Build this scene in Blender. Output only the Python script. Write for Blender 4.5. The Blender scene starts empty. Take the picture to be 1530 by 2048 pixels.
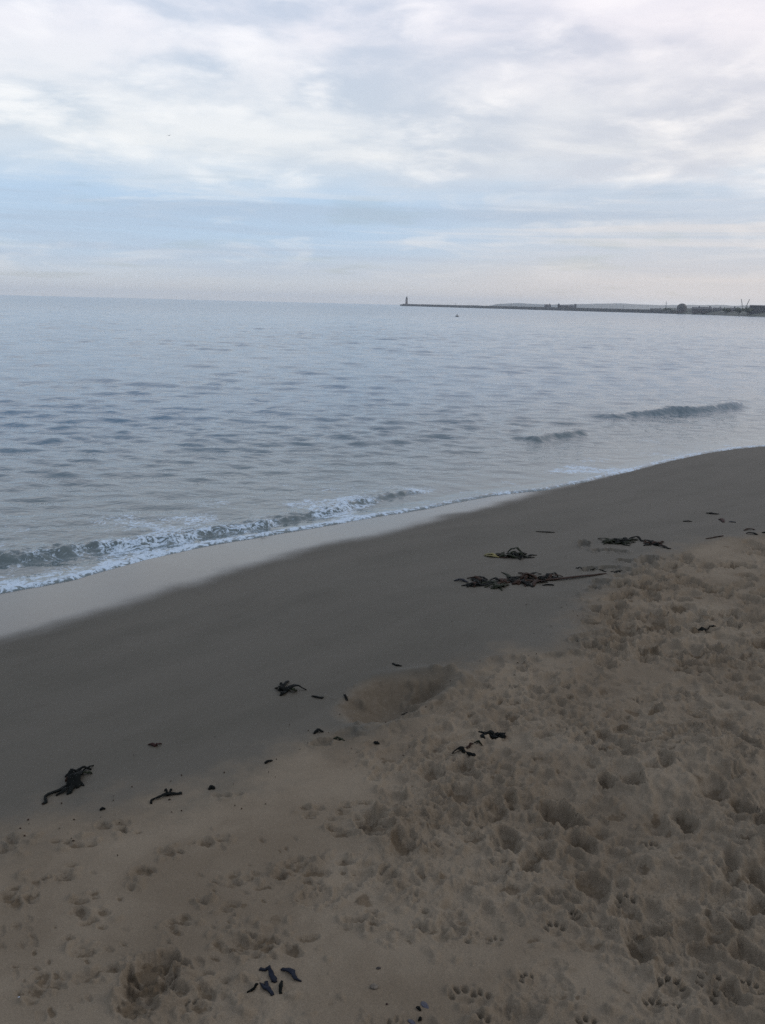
import bpy, bmesh, math, random
import numpy as np
from mathutils import Vector, Matrix, noise as mnoise

random.seed(11)
RNG = np.random.default_rng(7)
R = math.radians
scene = bpy.context.scene
col = scene.collection

# ------------------------------------------------------------------ camera
F = 1738.0                       # focal length in photo pixels (photo 1530 x 2048)
W0, H0 = 1530.0, 2048.0
CAM_Z = 2.0                      # metres above the sea, about 1.6 above the sand
PITCH = R(13.45)
ROLL = R(1.43)
fwd = np.array([0, math.cos(PITCH), -math.sin(PITCH)])
up0 = np.array([0, math.sin(PITCH), math.cos(PITCH)])
x0 = np.array([1.0, 0, 0])
rgt = math.cos(ROLL) * x0 + math.sin(ROLL) * up0
upv = -math.sin(ROLL) * x0 + math.cos(ROLL) * up0
cd = bpy.data.cameras.new('camera')
cam = bpy.data.objects.new('camera', cd)
col.objects.link(cam)
cd.sensor_fit = 'VERTICAL'
cd.angle_y = 2 * math.atan(H0 / 2 / F)
cd.clip_start, cd.clip_end = 0.05, 30000
M = Matrix(((rgt[0], upv[0], -fwd[0], 0), (rgt[1], upv[1], -fwd[1], 0), (rgt[2], upv[2], -fwd[2], CAM_Z), (0, 0, 0, 1)))
cam.matrix_world = M
scene.camera = cam

# ------------------------------------------------------------------ colour management
vs = scene.view_settings
vs.view_transform = 'Standard'
try:
    vs.look = 'None'
except Exception:
    pass
vs.exposure, vs.gamma = 0.0, 1.0
vs.use_curve_mapping = False
scene.cycles.max_bounces = 6
scene.cycles.volume_bounces = 1
scene.cycles.use_denoising = False


# ------------------------------------------------------------------ node helper
class NT:
    def __init__(self, nt):
        self.nt = nt
        nt.nodes.clear()

    def n(self, typ, **kw):
        nd = self.nt.nodes.new(typ)
        for k, v in kw.items():
            setattr(nd, k, v)
        return nd

    def put(self, sock, v):
        if v is None:
            return
        if hasattr(v, 'is_linked'):
            self.nt.links.new(v, sock)
        elif isinstance(v, (tuple, list)) and sock.type == 'RGBA' and len(v) == 3:
            sock.default_value = (*v, 1)
        else:
            sock.default_value = v

    def m(self, op, a, b=None, c=None, clamp=False):
        nd = self.n('ShaderNodeMath', operation=op, use_clamp=clamp)
        self.put(nd.inputs[0], a)
        self.put(nd.inputs[1], b)
        self.put(nd.inputs[2], c)
        return nd.outputs[0]

    def ramp(self, v, lo, hi, a=0.0, b=1.0, smooth=True):
        nd = self.n('ShaderNodeMapRange', interpolation_type='SMOOTHSTEP' if smooth else 'LINEAR')
        self.put(nd.inputs['Value'], v)
        self.put(nd.inputs['From Min'], lo)
        self.put(nd.inputs['From Max'], hi)
        self.put(nd.inputs['To Min'], a)
        self.put(nd.inputs['To Max'], b)
        return nd.outputs['Result']

    def mix(self, f, a, b, mode='MIX'):
        nd = self.n('ShaderNodeMix', data_type='RGBA', blend_type=mode)
        self.put(nd.inputs['Factor'], f)
        self.put(nd.inputs['A'], None)
        self.put(nd.inputs[6], a)
        self.put(nd.inputs[7], b)
        return nd.outputs[2]

    def noise(self, vec, scale, detail=4.0, rough=0.5, dist=0.0, dim='3D'):
        nd = self.n('ShaderNodeTexNoise', noise_dimensions=dim)
        self.put(nd.inputs['Vector'], vec)
        nd.inputs['Scale'].default_value = scale
        nd.inputs['Detail'].default_value = detail
        nd.inputs['Roughness'].default_value = rough
        nd.inputs['Distortion'].default_value = dist
        return nd.outputs[0]

    def colramp(self, v, stops):
        nd = self.n('ShaderNodeValToRGB')
        e = nd.color_ramp.elements
        while len(e) < len(stops):
            e.new(0.5)
        for el, (p, c) in zip(e, stops):
            el.position = p
            el.color = (*c, 1)
        self.put(nd.inputs[0], v)
        return nd.outputs[0]

    def attr(self, name):
        return self.n('ShaderNodeAttribute', attribute_name=name).outputs['Fac']

    def xyz(self, x, y, z):
        nd = self.n('ShaderNodeCombineXYZ')
        self.put(nd.inputs[0], x)
        self.put(nd.inputs[1], y)
        self.put(nd.inputs[2], z)
        return nd.outputs[0]


# ------------------------------------------------------------------ sky: Nishita behind an overcast deck
SUN_EL, SUN_AZ = 33.0, 88.0      # degrees, azimuth to the right of the view
world = bpy.data.worlds.new('World')
scene.world = world
world.use_nodes = True
w = NT(world.node_tree)
tc = w.n('ShaderNodeTexCoord').outputs['Generated']
sep = w.n('ShaderNodeSeparateXYZ')
w.put(sep.inputs[0], tc)
dx, dy, dz = sep.outputs
elev = w.m('MULTIPLY', w.m('ARCSINE', dz), 180 / math.pi)
az = w.m('MULTIPLY', w.m('ARCTAN2', dx, dy), 180 / math.pi)
zc = w.m('ADD', w.m('MAXIMUM', dz, 0.0), 0.075)
P = w.xyz(w.m('DIVIDE', dx, zc), w.m('DIVIDE', dy, zc), 0.0)
Pl = w.xyz(w.m('MULTIPLY', az, 0.035), w.m('MULTIPLY', elev, 0.16), 3.0)     # streaky low layers
sky = w.n('ShaderNodeTexSky', sky_type='NISHITA')
sky.sun_disc = False
sky.sun_elevation = R(SUN_EL)
sky.sun_rotation = R(SUN_AZ)
n_warp = w.noise(Pl, 2.2, 5, 0.55, 0.3)
n_streak = w.noise(Pl, 4.5, 6, 0.6, 0.6)
n_band = w.noise(w.xyz(w.m('MULTIPLY', az, 0.022), w.m('MULTIPLY', elev, 0.42), 7.0), 1.6, 6, 0.6, 0.35)
n_big = w.noise(P, 0.95, 6, 0.55, 0.5)
n_med = w.noise(P, 1.7, 6, 0.58, 0.4)
Ps = w.xyz(dx, dy, w.m('MULTIPLY', dz, 3.0))
n_puff = w.noise(Ps, 4.6, 6, 0.55, 0.25)
n_puff2 = w.noise(Ps, 9.5, 5, 0.55, 0.2)
rightness = w.ramp(az, -14, 24)
el2 = w.m('ADD', elev, w.m('MULTIPLY', w.m('SUBTRACT', n_warp, 0.5), 3.6))
base = w.colramp(w.m('DIVIDE', el2, 30.0, clamp=True), [
    (0.0, (0.62, 0.62, 0.62)),
    (0.05, (0.58, 0.65, 0.72)),
    (0.10, (0.505, 0.645, 0.80)),
    (0.20, (0.51, 0.665, 0.845)),
    (0.25, (0.62, 0.73, 0.85)),
    (0.295, (0.92, 0.93, 0.935)),
    (0.36, (0.86, 0.885, 0.91)),
    (0.52, (0.92, 0.92, 0.94)),
    (1.0, (0.68, 0.77, 0.87)),
])
# low band: right of the view the deck is thicker, greyer and warmer
lowband = w.m('MULTIPLY', w.ramp(el2, 8.0, 5.5), w.ramp(rightness, 0.2, 1.0))
base = w.mix(w.m('MULTIPLY', lowband, 0.8), base, (0.63, 0.675, 0.73))
streak = w.m('MULTIPLY', w.ramp(n_streak, 0.50, 0.68), w.m('MULTIPLY', w.ramp(elev, 0.8, 2.2), w.ramp(elev, 9.0, 5.0)))
base = w.mix(w.m('MULTIPLY', streak, 0.55), base, (0.82, 0.84, 0.86))
lowm = w.m('MULTIPLY', w.ramp(elev, 0.6, 2.0), w.ramp(el2, 9.5, 6.5))
base = w.mix(w.m('MULTIPLY', w.m('MULTIPLY', w.ramp(n_band, 0.50, 0.66), lowm), 0.65), base, (0.47, 0.57, 0.70))
base = w.mix(w.m('MULTIPLY', w.m('MULTIPLY', w.ramp(n_band, 0.50, 0.36), lowm), 0.55), base, w.mix(rightness, (0.70, 0.77, 0.85), (0.83, 0.80, 0.78)))
glow = w.m('MULTIPLY', w.ramp(elev, 4.5, 0.4), w.ramp(rightness, 0.0, 0.9, 0.3, 0.85))
base = w.mix(glow, base, (0.76, 0.70, 0.655))
upper = w.ramp(el2, 6.0, 8.5)
grey = w.m('MULTIPLY', w.ramp(w.m('ADD', w.m('MULTIPLY', n_big, 0.4), w.m('MULTIPLY', n_puff, 0.6)), 0.43, 0.62), upper)
base = w.mix(w.m('MULTIPLY', grey, 0.95), base, w.mix(rightness, (0.58, 0.67, 0.77), (0.65, 0.69, 0.765)))
white = w.m('MULTIPLY', w.ramp(w.m('ADD', w.m('MULTIPLY', n_med, 0.4), w.m('MULTIPLY', n_puff2, 0.6)), 0.46, 0.66), upper)
base = w.mix(w.m('MULTIPLY', white, 0.9), base, (1.0, 1.0, 0.995))
lav = w.ramp(elev, 9.0, 18.0, 0.0, 0.8)
base = w.mix(lav, base, w.mix(1.0, base, (0.985, 0.965, 1.03), 'MULTIPLY'))
warm = w.mix(rightness, (0.985, 1.0, 1.01), (1.02, 0.99, 0.98))
base = w.mix(1.0, base, warm, 'MULTIPLY')
clouds = w.mix(1.0, base, (10.0, 10.0, 10.0), 'MULTIPLY')
thin = w.m('MULTIPLY', w.ramp(n_big, 0.44, 0.30), 0.2)
final = w.mix(thin, clouds, sky.outputs[0])
bg = w.n('ShaderNodeBackground')
w.put(bg.inputs['Color'], final)
bg.inputs['Strength'].default_value = 0.1
wo = w.n('ShaderNodeOutputWorld')
w.put(wo.inputs['Surface'], bg.outputs[0])

sl = bpy.data.lights.new('sun', 'SUN')
sl.energy = 0.9
sl.angle = R(32)
sl.color = (1.0, 0.92, 0.82)
sun = bpy.data.objects.new('sun', sl)
col.objects.link(sun)
sd_ = Vector((math.sin(R(SUN_AZ)) * math.cos(R(SUN_EL)), math.cos(R(SUN_AZ)) * math.cos(R(SUN_EL)), math.sin(R(SUN_EL))))
sun.rotation_euler = sd_.to_track_quat('Z', 'Y').to_euler()


# ------------------------------------------------------------------ numeric helpers
def ray(px, py):
    d = fwd + rgt * ((px - W0 / 2) / F) + upv * ((H0 / 2 - py) / F)
    return d / np.linalg.norm(d)


def plane_at(px, py, z=0.0):
    d = ray(px, py)
    t = (z - CAM_Z) / d[2]
    return np.array([d[0] * t, d[1] * t])


def catmull(pts, n=4):
    pts = [np.array(p, float) for p in pts]
    pts = [2 * pts[0] - pts[1]] + pts + [2 * pts[-1] - pts[-2]]
    out = []
    for i in range(1, len(pts) - 2):
        p0, p1, p2, p3 = pts[i - 1:i + 3]
        for k in range(n):
            t = k / n
            out.append(0.5 * (2 * p1 + (p2 - p0) * t + (2 * p0 - 5 * p1 + 4 * p2 - p3) * t * t + (3 * p1 - p0 - 3 * p2 + p3) * t ** 3))
    out.append(pts[-2])
    return np.array(out)


def signed(poly, X, Y):
    """distance to a polyline (positive on its right-hand side) and the running index of the nearest point"""
    X = np.asarray(X, np.float32)
    Y = np.asarray(Y, np.float32)
    poly = np.asarray(poly, np.float32)
    best = np.full(X.shape, 1e18, np.float32)
    sgn = np.ones(X.shape, np.float32)
    par = np.zeros(X.shape, np.float32)
    for i in range(len(poly) - 1):
        ax, ay = poly[i]
        bx, by = poly[i + 1] - poly[i]
        L2 = bx * bx + by * by + 1e-12
        qx, qy = X - ax, Y - ay
        t = np.clip((qx * bx + qy * by) / L2, 0, 1)
        ex, ey = qx - t * bx, qy - t * by
        d2 = ex * ex + ey * ey
        m = d2 < best
        best = np.where(m, d2, best)
        sgn = np.where(m, np.where(bx * qy - by * qx > 0, -1.0, 1.0), sgn)
        par = np.where(m, i + t, par)
    return np.sqrt(best) * sgn, par


def sstep(a, b, x):
    t = np.clip((x - a) / (b - a), 0, 1)
    return t * t * (3 - 2 * t)


_perm = RNG.permutation(4096)
_ang = RNG.random(4096) * 2 * np.pi
_gx, _gy = np.cos(_ang).astype(np.float32), np.sin(_ang).astype(np.float32)


def perlin(x, y):
    xi, yi = np.floor(x).astype(np.int32), np.floor(y).astype(np.int32)
    xf, yf = (x - xi).astype(np.float32), (y - yi).astype(np.float32)
    u, v = xf ** 3 * (xf * (xf * 6 - 15) + 10), yf ** 3 * (yf * (yf * 6 - 15) + 10)

    def g(i, j):
        h = _perm[(_perm[(xi + i) & 4095] + yi + j) & 4095]
        return _gx[h] * (xf - i) + _gy[h] * (yf - j)
    a, b, c, d = g(0, 0), g(1, 0), g(0, 1), g(1, 1)
    return (a + (b - a) * u + (c - a) * v + (a - b - c + d) * u * v) * 1.5


def fbm(x, y, scale, octs=4, gain=0.5, off=0.0):
    s, a, tot = 0.0, 1.0, 0.0
    x, y = x * scale + off, y * scale - off * 0.7
    for k in range(octs):
        s = s + a * perlin(x, y)
        tot += a
        a *= gain
        x, y = x * 2.03 + 17.3, y * 2.03 - 9.1
    return s / tot


# ------------------------------------------------------------------ shore lines, unprojected once to real ground positions
edge_px = [(-160, 1225), (0, 1188), (150, 1158), (290, 1119), (430, 1089), (560, 1068), (700, 1042), (850, 1018), (980, 992),
           (1090, 980), (1220, 952), (1330, 925), (1400, 909), (1470, 898), (1530, 893), (1640, 884)]
EDGE = [plane_at(*p) for p in edge_px]
a, b = EDGE[0], EDGE[1]
dirL = (a - b) / np.linalg.norm(a - b)
e, f_ = EDGE[-2], EDGE[-1]
dirR = (f_ - e) / np.linalg.norm(f_ - e)
tailR = [f_ + dirR * 6, f_ + dirR * 15 + np.array([0, 1.5]), f_ + dirR * 40 + np.array([0, 12]), f_ + dirR * 90 + np.array([0, 45]),
         f_ + dirR * 180 + np.array([0, 140]), f_ + dirR * 260 + np.array([0, 300]), f_ + dirR * 300 + np.array([0, 520])]
EDGE = np.vstack([[a + dirL * 400, a + dirL * 60, a + dirL * 10], catmull(EDGE, 2), tailR])


def prof(u):
    return np.maximum(0.40 - 0.05 * np.logaddexp(0, (0.40 - 0.072 * u) / 0.05), -0.9)


def base_sand(X, Y):
    return prof(signed(EDGE, X, Y)[0])


def ground(px, py):
    """where the sight line through a photo pixel meets the smooth beach"""
    d = ray(px, py)
    z = 0.1
    for _ in range(25):
        t = (z - CAM_Z) / d[2]
        x, y = d[0] * t, d[1] * t
        z = 0.5 * z + 0.5 * float(base_sand(np.array([x]), np.array([y]))[0])
    return np.array([x, y])


def ext(poly, L=30.0):
    p0, p1, q0, q1 = poly[0], poly[1], poly[-2], poly[-1]
    return np.vstack([p0 + (p0 - p1) / np.linalg.norm(p0 - p1) * L, poly, q1 + (q1 - q0) / np.linalg.norm(q1 - q0) * L])


SHEEN = ext(catmull([ground(*p) for p in [(-120, 1330), (0, 1298), (110, 1268), (230, 1232), (350, 1192), (470, 1155), (620, 1112), (760, 1073),
                                          (900, 1038), (1030, 1008), (1150, 976), (1270, 943), (1360, 918), (1440, 902), (1530, 893)]], 2))
DRY = ext(catmull([ground(*p) for p in [(-150, 1705), (0, 1668), (130, 1625), (300, 1596), (430, 1570), (560, 1510), (690, 1470), (790, 1450),
                                        (880, 1385), (930, 1330), (1010, 1305), (1120, 1290), (1160, 1240), (1190, 1180), (1290, 1130),
                                        (1400, 1085), (1530, 1065), (1650, 1050)]], 2))
BORE = catmull([plane_at(*p) for p in [(-140, 1142), (0, 1122), (140, 1106), (240, 1096), (340, 1082), (430, 1068), (540, 1048), (650, 1028),
                                       (740, 1003), (800, 988), (850, 978)]], 2)
RIP_A = catmull([plane_at(*p) for p in [(1205, 836), (1260, 832), (1330, 828), (1400, 823), (1450, 818), (1500, 812)]], 3)
RIP_B = catmull([plane_at(*p) for p in [(1065, 882), (1100, 875), (1140, 870), (1175, 867)]], 3)


def tagp(o, label=None, cat=None, group=None, kind=None):
    for k, v in (('label', label), ('category', cat), ('group', group), ('kind', kind)):
        if v:
            o[k] = v
    return o


def polar_mesh(name, th, rs, Z, keep, attrs, mat, kind='structure'):
    nt, nr = len(th), len(rs)
    Rr, T = np.meshgrid(rs, th, indexing='ij')
    co = np.stack([Rr * np.sin(T), Rr * np.cos(T), Z], -1).reshape(-1, 3)
    idx = np.arange(nr * nt).reshape(nr, nt)
    quads = np.stack([idx[:-1, :-1], idx[:-1, 1:], idx[1:, 1:], idx[1:, :-1]], -1).reshape(-1, 4)[:, ::-1]
    k = keep.reshape(-1)
    quads = quads[k[quads].any(1)]
    used = np.zeros(nr * nt, bool)
    used[quads.ravel()] = True
    remap = np.cumsum(used) - 1
    co, quads = co[used], remap[quads]
    me = bpy.data.meshes.new(name)
    me.vertices.add(len(co))
    me.vertices.foreach_set('co', co.astype(np.float32).ravel())
    me.loops.add(quads.size)
    me.loops.foreach_set('vertex_index', quads.astype(np.int32).ravel())
    me.polygons.add(len(quads))
    me.polygons.foreach_set('loop_start', np.arange(0, quads.size, 4, dtype=np.int32))
    me.update(calc_edges=True)
    me.polygons.foreach_set('use_smooth', np.ones(len(quads), bool))
    for an, av in attrs.items():
        at_ = me.attributes.new(an, 'FLOAT', 'POINT')
        at_.data.foreach_set('value', av.reshape(-1)[used].astype(np.float32))
    me.materials.append(mat)
    o = bpy.data.objects.new(name, me)
    col.objects.link(o)
    o['kind'] = kind
    return o


# ------------------------------------------------------------------ materials
def new_mat(name):
    m = bpy.data.materials.new(name)
    m.use_nodes = True
    return m, NT(m.node_tree)


def finish(t, bsdf, disp=None):
    out = t.n('ShaderNodeOutputMaterial')
    t.put(out.inputs['Surface'], bsdf)


def simple(name, c, rough=0.6, var=0.3, scale=30.0, spec=0.5, bump=0.0):
    m, t = new_mat(name)
    pos = t.n('ShaderNodeTexCoord').outputs['Object']
    nz = t.noise(pos, scale, 4, 0.6)
    cc = t.mix(t.ramp(nz, 0.3, 0.7), tuple(v * (1 - var) for v in c), tuple(v * (1 + var) for v in c))
    p = t.n('ShaderNodeBsdfPrincipled')
    t.put(p.inputs['Base Color'], cc)
    p.inputs['Roughness'].default_value = rough
    p.inputs['Specular IOR Level'].default_value = spec
    if bump:
        bp = t.n('ShaderNodeBump')
        bp.inputs['Strength'].default_value = bump
        bp.inputs['Distance'].default_value = 0.004
        t.put(bp.inputs['Height'], nz)
        t.put(p.inputs['Normal'], bp.outputs[0])
    finish(t, p.outputs[0])
    return m


def sand_material():
    m, t = new_mat('sand')
    pos = t.n('ShaderNodeNewGeometry').outputs['Position']
    dry = t.attr('dry')
    wet = t.attr('wet')
    churn = t.attr('churn')
    moist = t.attr('moist')
    n_low = t.noise(pos, 2.2, 5, 0.6, 0.3)
    n_mid = t.noise(pos, 14.0, 5, 0.65)
    n_grain = t.noise(pos, 260.0, 3, 0.8)
    dcol = t.mix(t.ramp(n_low, 0.32, 0.68), (0.110, 0.091, 0.068), (0.147, 0.125, 0.096))
    dcol = t.mix(t.m('MULTIPLY', t.ramp(n_mid, 0.5, 0.72), t.m('MULTIPLY', churn, 0.5)), dcol, (0.082, 0.062, 0.041))
    n_m = t.noise(pos, 38.0, 5, 0.7)
    dcol = t.mix(t.ramp(t.m('ADD', moist, t.m('SUBTRACT', n_m, 0.5)), 0.3, 0.95, 0.0, 0.75), dcol, (0.066, 0.050, 0.033))
    pcol = t.mix(t.ramp(n_low, 0.3, 0.7), (0.049, 0.046, 0.037), (0.058, 0.055, 0.045))
    shore = t.attr('shore')
    sp = t.n('ShaderNodeSeparateXYZ')
    t.put(sp.inputs[0], pos)
    ln = t.noise(t.xyz(t.m('ADD', t.m('MULTIPLY', sp.outputs[0], 0.35), t.m('MULTIPLY', sp.outputs[1], 0.3)), t.m('MULTIPLY', shore, 2.6), 0.0), 1.0, 6, 0.62, 0.4)
    pcol = t.mix(t.ramp(ln, 0.35, 0.65), pcol, (0.063, 0.059, 0.049))
    pcol = t.mix(t.ramp(n_mid, 0.60, 0.75, 0.0, 0.35), pcol, (0.040, 0.037, 0.031))
    pcol = t.mix(t.m('MULTIPLY', wet, 0.55), pcol, (0.022, 0.021, 0.019))
    c = t.mix(dry, pcol, dcol)
    g = t.ramp(n_grain, 0.25, 0.75, 0.72, 1.28, False)
    gg = t.n('ShaderNodeCombineColor')
    for i in range(3):
        t.put(gg.inputs[i], g)
    c = t.mix(1.0, c, gg.outputs[0], 'MULTIPLY')
    p = t.n('ShaderNodeBsdfPrincipled')
    t.put(p.inputs['Base Color'], c)
    t.put(p.inputs['Roughness'], t.ramp(dry, 0.0, 1.0, 0.65, 0.95))
    t.put(p.inputs['Specular IOR Level'], t.ramp(dry, 0.0, 1.0, 0.16, 0.10))
    # film of water left by the last wave
    n_film = t.noise(pos, 1.2, 4, 0.6, 0.5)
    film = t.ramp(t.m('ADD', t.m('ADD', wet, t.m('MULTIPLY', t.m('SUBTRACT', ln, 0.5), 0.30)), t.m('MULTIPLY', t.m('SUBTRACT', n_film, 0.5), 0.28)), 0.15, 0.88)
    t.put(p.inputs['Coat Weight'], film)
    p.inputs['Coat IOR'].default_value = 1.35
    t.put(p.inputs['Coat Roughness'], t.ramp(wet, 0.3, 1.0, 0.32, 0.14))
    bp = t.n('ShaderNodeBump')
    t.put(bp.inputs['Strength'], t.ramp(dry, 0.0, 1.0, 0.28, 0.6))
    bp.inputs['Distance'].default_value = 0.0022
    t.put(bp.inputs['Height'], t.m('ADD', n_grain, t.m('MULTIPLY', t.noise(pos, 95.0, 4, 0.7), t.m('ADD', 0.4, t.m('MULTIPLY', churn, 2.2)))))
    t.put(p.inputs['Normal'], bp.outputs[0])
    bc = t.n('ShaderNodeBump')
    bc.inputs['Strength'].default_value = 0.25
    bc.inputs['Distance'].default_value = 0.003
    t.put(bc.inputs['Height'], t.noise(pos, 9.0, 3, 0.5))
    t.put(p.inputs['Coat Normal'], bc.outputs[0])
    finish(t, p.outputs[0])
    return m


def sea_material():
    m, t = new_mat('sea_water')
    pos = t.n('ShaderNodeNewGeometry').outputs['Position']
    depth = t.attr('depth')
    foam = t.attr('foam')
    far = t.attr('far')
    shallow = t.ramp(depth, 10.0, 0.2)
    n_b = t.noise(pos, 0.35, 3, 0.5)
    c = t.mix(shallow, t.mix(n_b, (0.024, 0.082, 0.145), (0.036, 0.100, 0.165)), (0.072, 0.098, 0.108))
    p = t.n('ShaderNodeBsdfPrincipled')
    t.put(p.inputs['Base Color'], c)
    p.inputs['IOR'].default_value = 1.31
    t.put(p.inputs['Roughness'], t.ramp(far, 20.0, 400.0, 0.05, 0.16))
    mp = t.n('ShaderNodeMapping')
    t.put(mp.inputs['Vector'], pos)
    mp.inputs['Rotation'].default_value = (0, 0, R(-8))
    mp.inputs['Scale'].default_value = (0.7, 1.0, 1.0)
    hgt = t.m('ADD', t.noise(mp.outputs[0], 5.0, 4, 0.6, 0.3), t.m('MULTIPLY', t.noise(mp.outputs[0], 0.7, 4, 0.6), t.ramp(far, 60.0, 200.0, 0.0, 9.0)))
    bp = t.n('ShaderNodeBump')
    t.put(bp.inputs['Strength'], t.ramp(depth, 0.05, 1.6, 0.25, 0.8))
    bp.inputs['Distance'].default_value = 0.032
    t.put(bp.inputs['Height'], hgt)
    t.put(p.inputs['Normal'], bp.outputs[0])
    n1 = t.noise(pos, 7.5, 6, 0.66, 1.4)
    n2 = t.noise(pos, 26.0, 4, 0.65, 0.6)
    lace = t.m('ADD', t.m('MULTIPLY', n1, 0.75), t.m('MULTIPLY', n2, 0.35))
    web = t.m('SUBTRACT', 1.0, t.m('MULTIPLY', t.m('ABSOLUTE', t.m('SUBTRACT', t.noise(pos, 9.0, 5, 0.6, 1.6), 0.5)), 7.0), clamp=True)
    lace = t.m('ADD', t.m('MULTIPLY', lace, 0.75), t.m('MULTIPLY', web, 0.30))
    ff = t.ramp(t.m('ADD', foam, t.m('MULTIPLY', t.m('SUBTRACT', lace, 0.55), 2.6)), 0.46, 0.95)
    fd = t.n('ShaderNodeBsdfPrincipled')
    t.put(fd.inputs['Base Color'], t.mix(n2, (0.26, 0.36, 0.48), (0.50, 0.62, 0.75)))
    fd.inputs['Roughness'].default_value = 0.55
    fb = t.n('ShaderNodeBump')
    fb.inputs['Strength'].default_value = 0.7
    fb.inputs['Distance'].default_value = 0.012
    t.put(fb.inputs['Height'], lace)
    t.put(fd.inputs['Normal'], fb.outputs[0])
    mx = t.n('ShaderNodeMixShader')
    t.put(mx.inputs[0], t.m('MULTIPLY', ff, 0.85))
    t.put(mx.inputs[1], p.outputs[0])
    t.put(mx.inputs[2], fd.outputs[0])
    finish(t, mx.outputs[0])
    return m


# ------------------------------------------------------------------ the sand
dense = np.arange(-33, 33.001, 0.078)
coarseL = np.arange(-180, -33, 3.0)
coarseR = np.concatenate([np.arange(33.2, 55, 0.22), np.arange(57, 180.1, 3.0)])
S_TH = np.radians(np.concatenate([coarseL, dense, coarseR]))
dep = np.arange(54, 3.6, -0.064)
S_R = np.concatenate([np.linspace(0.02, 1.1, 14), 1.6 / np.tan(np.radians(dep)), np.geomspace(26, 700, 40)])
S_R = np.unique(S_R)
RR, TT = np.meshgrid(S_R, S_TH, indexing='ij')
SX, SY = RR * np.sin(TT), RR * np.cos(TT)
U, _ = signed(EDGE, SX, SY)
DRYD, _ = signed(DRY, SX, SY)
SHD, _ = signed(SHEEN, SX, SY)
wob = fbm(SX, SY, 1.1, 5, 0.55, 3.0)
wob2 = fbm(SX, SY, 5.0, 4, 0.55, 8.0)
SZ = prof(U)
SMOOTH = SZ.copy()


def grid_z(A, x, y):
    r, th = math.hypot(x, y), math.atan2(x, y)
    i = min(max(int(np.searchsorted(S_R, r)), 1), len(S_R) - 1)
    j = min(max(int(np.searchsorted(S_TH, th)), 1), len(S_TH) - 1)
    a_ = (r - S_R[i - 1]) / (S_R[i] - S_R[i - 1])
    b_ = (th - S_TH[j - 1]) / (S_TH[j] - S_TH[j - 1])
    return float((A[i - 1, j - 1] * (1 - b_) + A[i - 1, j] * b_) * (1 - a_) + (A[i, j - 1] * (1 - b_) + A[i, j] * b_) * a_)


def ground(px, py):
    d = ray(px, py)
    z = 0.1
    for _ in range(14):
        t = (z - CAM_Z) / d[2]
        x, y = d[0] * t, d[1] * t
        z = 0.4 * z + 0.6 * grid_z(SMOOTH, x, y)
    return np.array([x, y])


dry = sstep(-0.20, 0.22, DRYD + 0.20 * wob + 0.17 * wob2 + 0.07 * fbm(SX, SY, 17.0, 3, 0.6, 15.0))
wet = 1 - sstep(-0.42, 0.16, SHD + 0.16 * fbm(SX, SY, 0.8, 3, 0.5, 5.0) + 0.07 * fbm(SX, SY, 2.6, 3, 0.5, 25.0))

# trampled areas: polygons in the photo, taken to the ground
def blob(px, py, rpx, ry=None):
    c = ground(px, py)
    e1 = ground(px + rpx, py)
    ra = np.linalg.norm(e1 - c)
    return c, ra


churn = np.zeros_like(SX)
TRAMPLED = ext(catmull([ground(*p) for p in [(330, 2150), (440, 1990), (480, 1890), (560, 1760), (600, 1690), (720, 1620), (800, 1560), (740, 1480),
                                            (860, 1400), (980, 1330), (1130, 1270), (1200, 1180), (1330, 1130), (1530, 1080)]], 2), 6)
TD, _ = signed(TRAMPLED, SX, SY)
churn = sstep(-0.25, 0.35, TD + 0.25 * wob)
# a smoother tongue in the near middle and at the lower right corner
for (px, py, rp, s) in [(830, 1960, 170, 0.85), (1040, 1930, 130, 0.8), (720, 1860, 120, 0.7), (1180, 2000, 90, 0.8), (640, 1990, 120, 0.7), (1500, 2030, 60, 0.6), (1150, 1950, 110, .6)]:
    c, ra = blob(px, py, rp)
    churn *= 1 - s * np.exp(-(((SX - c[0]) ** 2 + (SY - c[1]) ** 2) / ra ** 2))
churn *= np.clip(0.62 + 1.0 * fbm(SX, SY, 1.0, 3, 0.5, 21.0), 0.12, 1.0)
churn *= 1 - 0.5 * sstep(3.6, 6.5, RR)
near = RR < 30
r1 = fbm(SX, SY, 2.6, 4, 0.5, 1.0)
r2 = 1 - np.abs(fbm(SX, SY, 6.0, 4, 0.55, 2.0)) * 2.2
r3 = fbm(SX, SY, 16.0, 4, 0.6, 4.0)
r4 = fbm(SX, SY, 45.0, 3, 0.6, 6.0)
BASE = SZ
SZ = near * (dry * (0.006 * r1 + 0.0014 * r3 + 0.0007 * r4) + churn * dry * (0.014 * r1 + 0.007 * r2 + 0.007 * r3 + 0.003 * r4))
SZ += near * (1 - dry) * (1 - wet) * (0.0016 * fbm(SX, SY, 3.0, 3, 0.5, 9.0))
# broad humps of the trampled bank on the right
for (px, py, rp, hgt) in [(1430, 1545, 150, 0.10), (1290, 1590, 90, 0.05), (1510, 1700, 110, 0.06), (1150, 1520, 110, 0.04), (800, 1660, 70, 0.04), (1000, 1560, 90, 0.03), (1350, 1740, 80, 0.035)]:
    c, ra = blob(px, py, rp)
    BASE = BASE + hgt * np.exp(-(((SX - c[0]) ** 2 + (SY - c[1]) ** 2) / ra ** 2))

WARPX = fbm(SX, SY, 17.0, 4, 0.65, 31.0)
WARPY = fbm(SX, SY, 17.0, 4, 0.65, 57.0)
moist = np.zeros_like(SX)
WIDEX = fbm(SX, SY, 7.0, 2, 0.5, 131.0)
WIDEY = fbm(SX, SY, 7.0, 2, 0.5, 157.0)
TH0, DTH = S_TH[len(coarseL)], S_TH[len(coarseL) + 1] - S_TH[len(coarseL)]


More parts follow.
